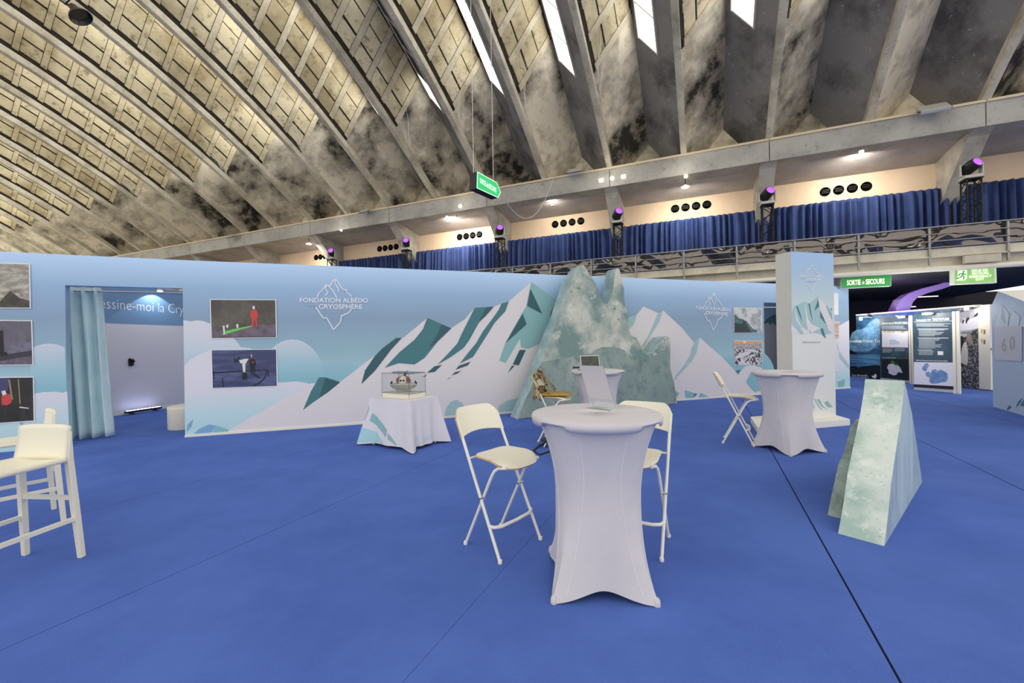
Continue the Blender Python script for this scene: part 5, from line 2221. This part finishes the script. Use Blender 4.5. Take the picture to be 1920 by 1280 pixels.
def fillA(t, pl):
    Zp = lambda *p: Z(p, 1580, 560, 7.11)
    m2 = MB()
    hc = pl.pt(1655, 604).z - pl.pt(1655, 606.8).z
    text_on(m2, 'Historic Act of PROTECTION', pl.pt(1653.5, 607, .006), pl.pt(1701, 606, .006), hc, .02)
    text_on(m2, 'Proposed MPA Network', pl.pt(1654.5, 671.3, .006), pl.pt(1679, 671.3, .006), hc * .6)
    tag(m2.build('printed_heading', LOGO, t), kind='stuff')
    m2 = MB()
    ribbon(m2, [pl.pt(1651, 608, .006), pl.pt(1704, 606.6, .006)], .012, pl.n)
    text_lines(m2, pl, 1653.5, 1700, (611, 612.9, 614.8, 616.7), ragged=.25)
    text_lines(m2, pl, 1655, 1675, (654, 656, 658, 660), ragged=.3)
    text_lines(m2, pl, 1678, 1700, (653.5, 655.5, 657.5), ragged=.3)
    tag(m2.build('printed_text', M('pale_text_ink', (196, 206, 212)), t), kind='stuff')
    art(pl, t, 'printed_photo', Zp((520, 425), (880, 430), (880, 470), (520, 465)), M('photo_rust', (176, 150, 120), .5, var=(18, (236, 230, 220), .48, .56)), .004)
    art(pl, t, 'printed_map', Zp((524, 448), (872, 450), (872, 650), (524, 645)), PINK, .006)
    art(pl, t, 'printed_island', Zp((625, 545), (690, 540), (740, 570), (755, 575), (755, 605), (625, 608)), M('map_pale_blue', (188, 204, 226), .5), .008)
    art(pl, t, 'printed_chart', Zp((515, 805), (890, 802), (892, 1100), (518, 1080)), M('chart_black', (30, 36, 38), .5), .004)
    art(pl, t, 'printed_continent', Zp((590, 920), (610, 875), (650, 865), (690, 870), (740, 890), (770, 920), (800, 990), (740, 975), (720, 1010), (680, 1022), (640, 1005), (610, 990), (612, 950)), M('map_lavender', (214, 214, 232), .5), .006)
    GM = M('map_green', (60, 128, 70), .5)
    art(pl, t, 'printed_zone', Zp((635, 850), (665, 815), (680, 835), (700, 850), (690, 865), (650, 862)), GM, .007)
    art(pl, t, 'printed_zone', Zp((680, 878), (720, 860), (740, 875), (730, 890), (700, 888)), GM, .007)
    m3 = MB()
    c1 = pl.pt(1690, 594, .12)
    m3.box(c1, (.05, .2, .06))
    m3.tube([c1, pl.pt(1680, 592, 0.0)], .012, 6)
    m3.build('clip_lamp', LAMPW, t)
    clip_light(c1, pl)


pA1 = onz(1705.5, 719.5)
pA0 = onz(1651, 713.5)
zA = Plane(tuple(pA0[:2]), tuple(pA1[:2])).pt(1680, 594).z
board('poster_board', tuple(pA0[:2]), tuple(pA1[:2]), zA, 'dark poster board with a white continent map, behind the ice block', fillA)

# ------------------------------------------------------------------ printed booth at the right edge
r0, r1 = onz(1862, 762), onz(1921, 779.5)
RP = Plane(tuple(r0[:2]), tuple(r1[:2]))
rbw = thing('iceberg_booth', RP.at(.5, 0), 0, 'pale blue printed booth with an angled white top, at the right edge', 'booth')
e0_ = RP.pt(1862, 573)
e1_ = RP.pt(1871, 545.5)
e2_ = RP.pt(1921, 565)
far = RP.at(3.2, 0)
zf2 = e2_.z + (e2_.z - e1_.z) / max(1e-6, (e2_ - e1_).dot(RP.t)) * (3.2 - (e2_ - RP.a).dot(RP.t))
poly = [RP.at(0, 0), far, far + Vector((0, 0, max(1.8, zf2))), e2_, e1_, Vector((e0_.x, e0_.y, e0_.z))]
poly[-1] = RP.at(0, e0_.z)
m2 = MB()
n_ = len(poly)
BG = G('booth_print', [(0, (190, 206, 222)), (1.0, (186, 202, 222)), (1.9, (160, 188, 216)), (2.6, (122, 158, 202))])
vs = poly + [p - RP.n * .75 for p in poly]
m2.add(vs, [tuple(range(n_))], 0)
m2.add(vs, [tuple(range(n_, 2 * n_))[::-1]] + [(i, (i + 1) % n_, n_ + (i + 1) % n_, n_ + i) for i in range(n_)], 1)
m2.build('body', [BG, M('booth_top_white', (240, 238, 232), .5)], rbw)


def ZE(*p):
    return Z(p, 1840, 540, 5.333)


PB1 = M('booth_ice_light', (206, 220, 232), .6)
PB2 = M('booth_ice_mid', (168, 192, 214), .6)
art(RP, rbw, 'printed_peak', ZE((130, 390), (205, 160), (280, 260), (262, 385)), PB1, .004)
art(RP, rbw, 'printed_peak', ZE((205, 160), (240, 360), (195, 310)), PB2, .006)
art(RP, rbw, 'printed_peak', ZE((272, 385), (290, 290), (322, 230), (385, 285), (372, 385)), PB1, .004)
art(RP, rbw, 'printed_peak', ZE((378, 385), (400, 320), (425, 280), (430, 385)), PB1, .004)
art(RP, rbw, 'printed_shade', ZE((250, 1225), (275, 1168), (304, 1190)), TEAL_M, .004)
art(RP, rbw, 'printed_shade', ZE((342, 1198), (370, 1130), (412, 1098), (375, 1160)), TEAL_M, .004)
art(RP, rbw, 'printed_shade', ZE((385, 1175), (428, 1110), (428, 1182)), TEAL_M, .004)
pnl = art(RP, rbw, 'notice_sheet', ZE((132, 390), (406, 380), (406, 730), (134, 715)), M('notice_white', (206, 206, 216), .6), .010)
m2 = MB()
a_, b2 = RP.pt(1840 + 205 / 5.333, 540 + 632 / 5.333, .013), RP.pt(1840 + 332 / 5.333, 540 + 612 / 5.333, .013)
hc = RP.pt(1880, 540 + 490 / 5.333).z - RP.pt(1880, 540 + 625 / 5.333).z
text_on(m2, '6 0', a_, b2, hc * .95)
m2.build('printed_numerals', M('sand_ink', (184, 176, 170), .6), rbw)
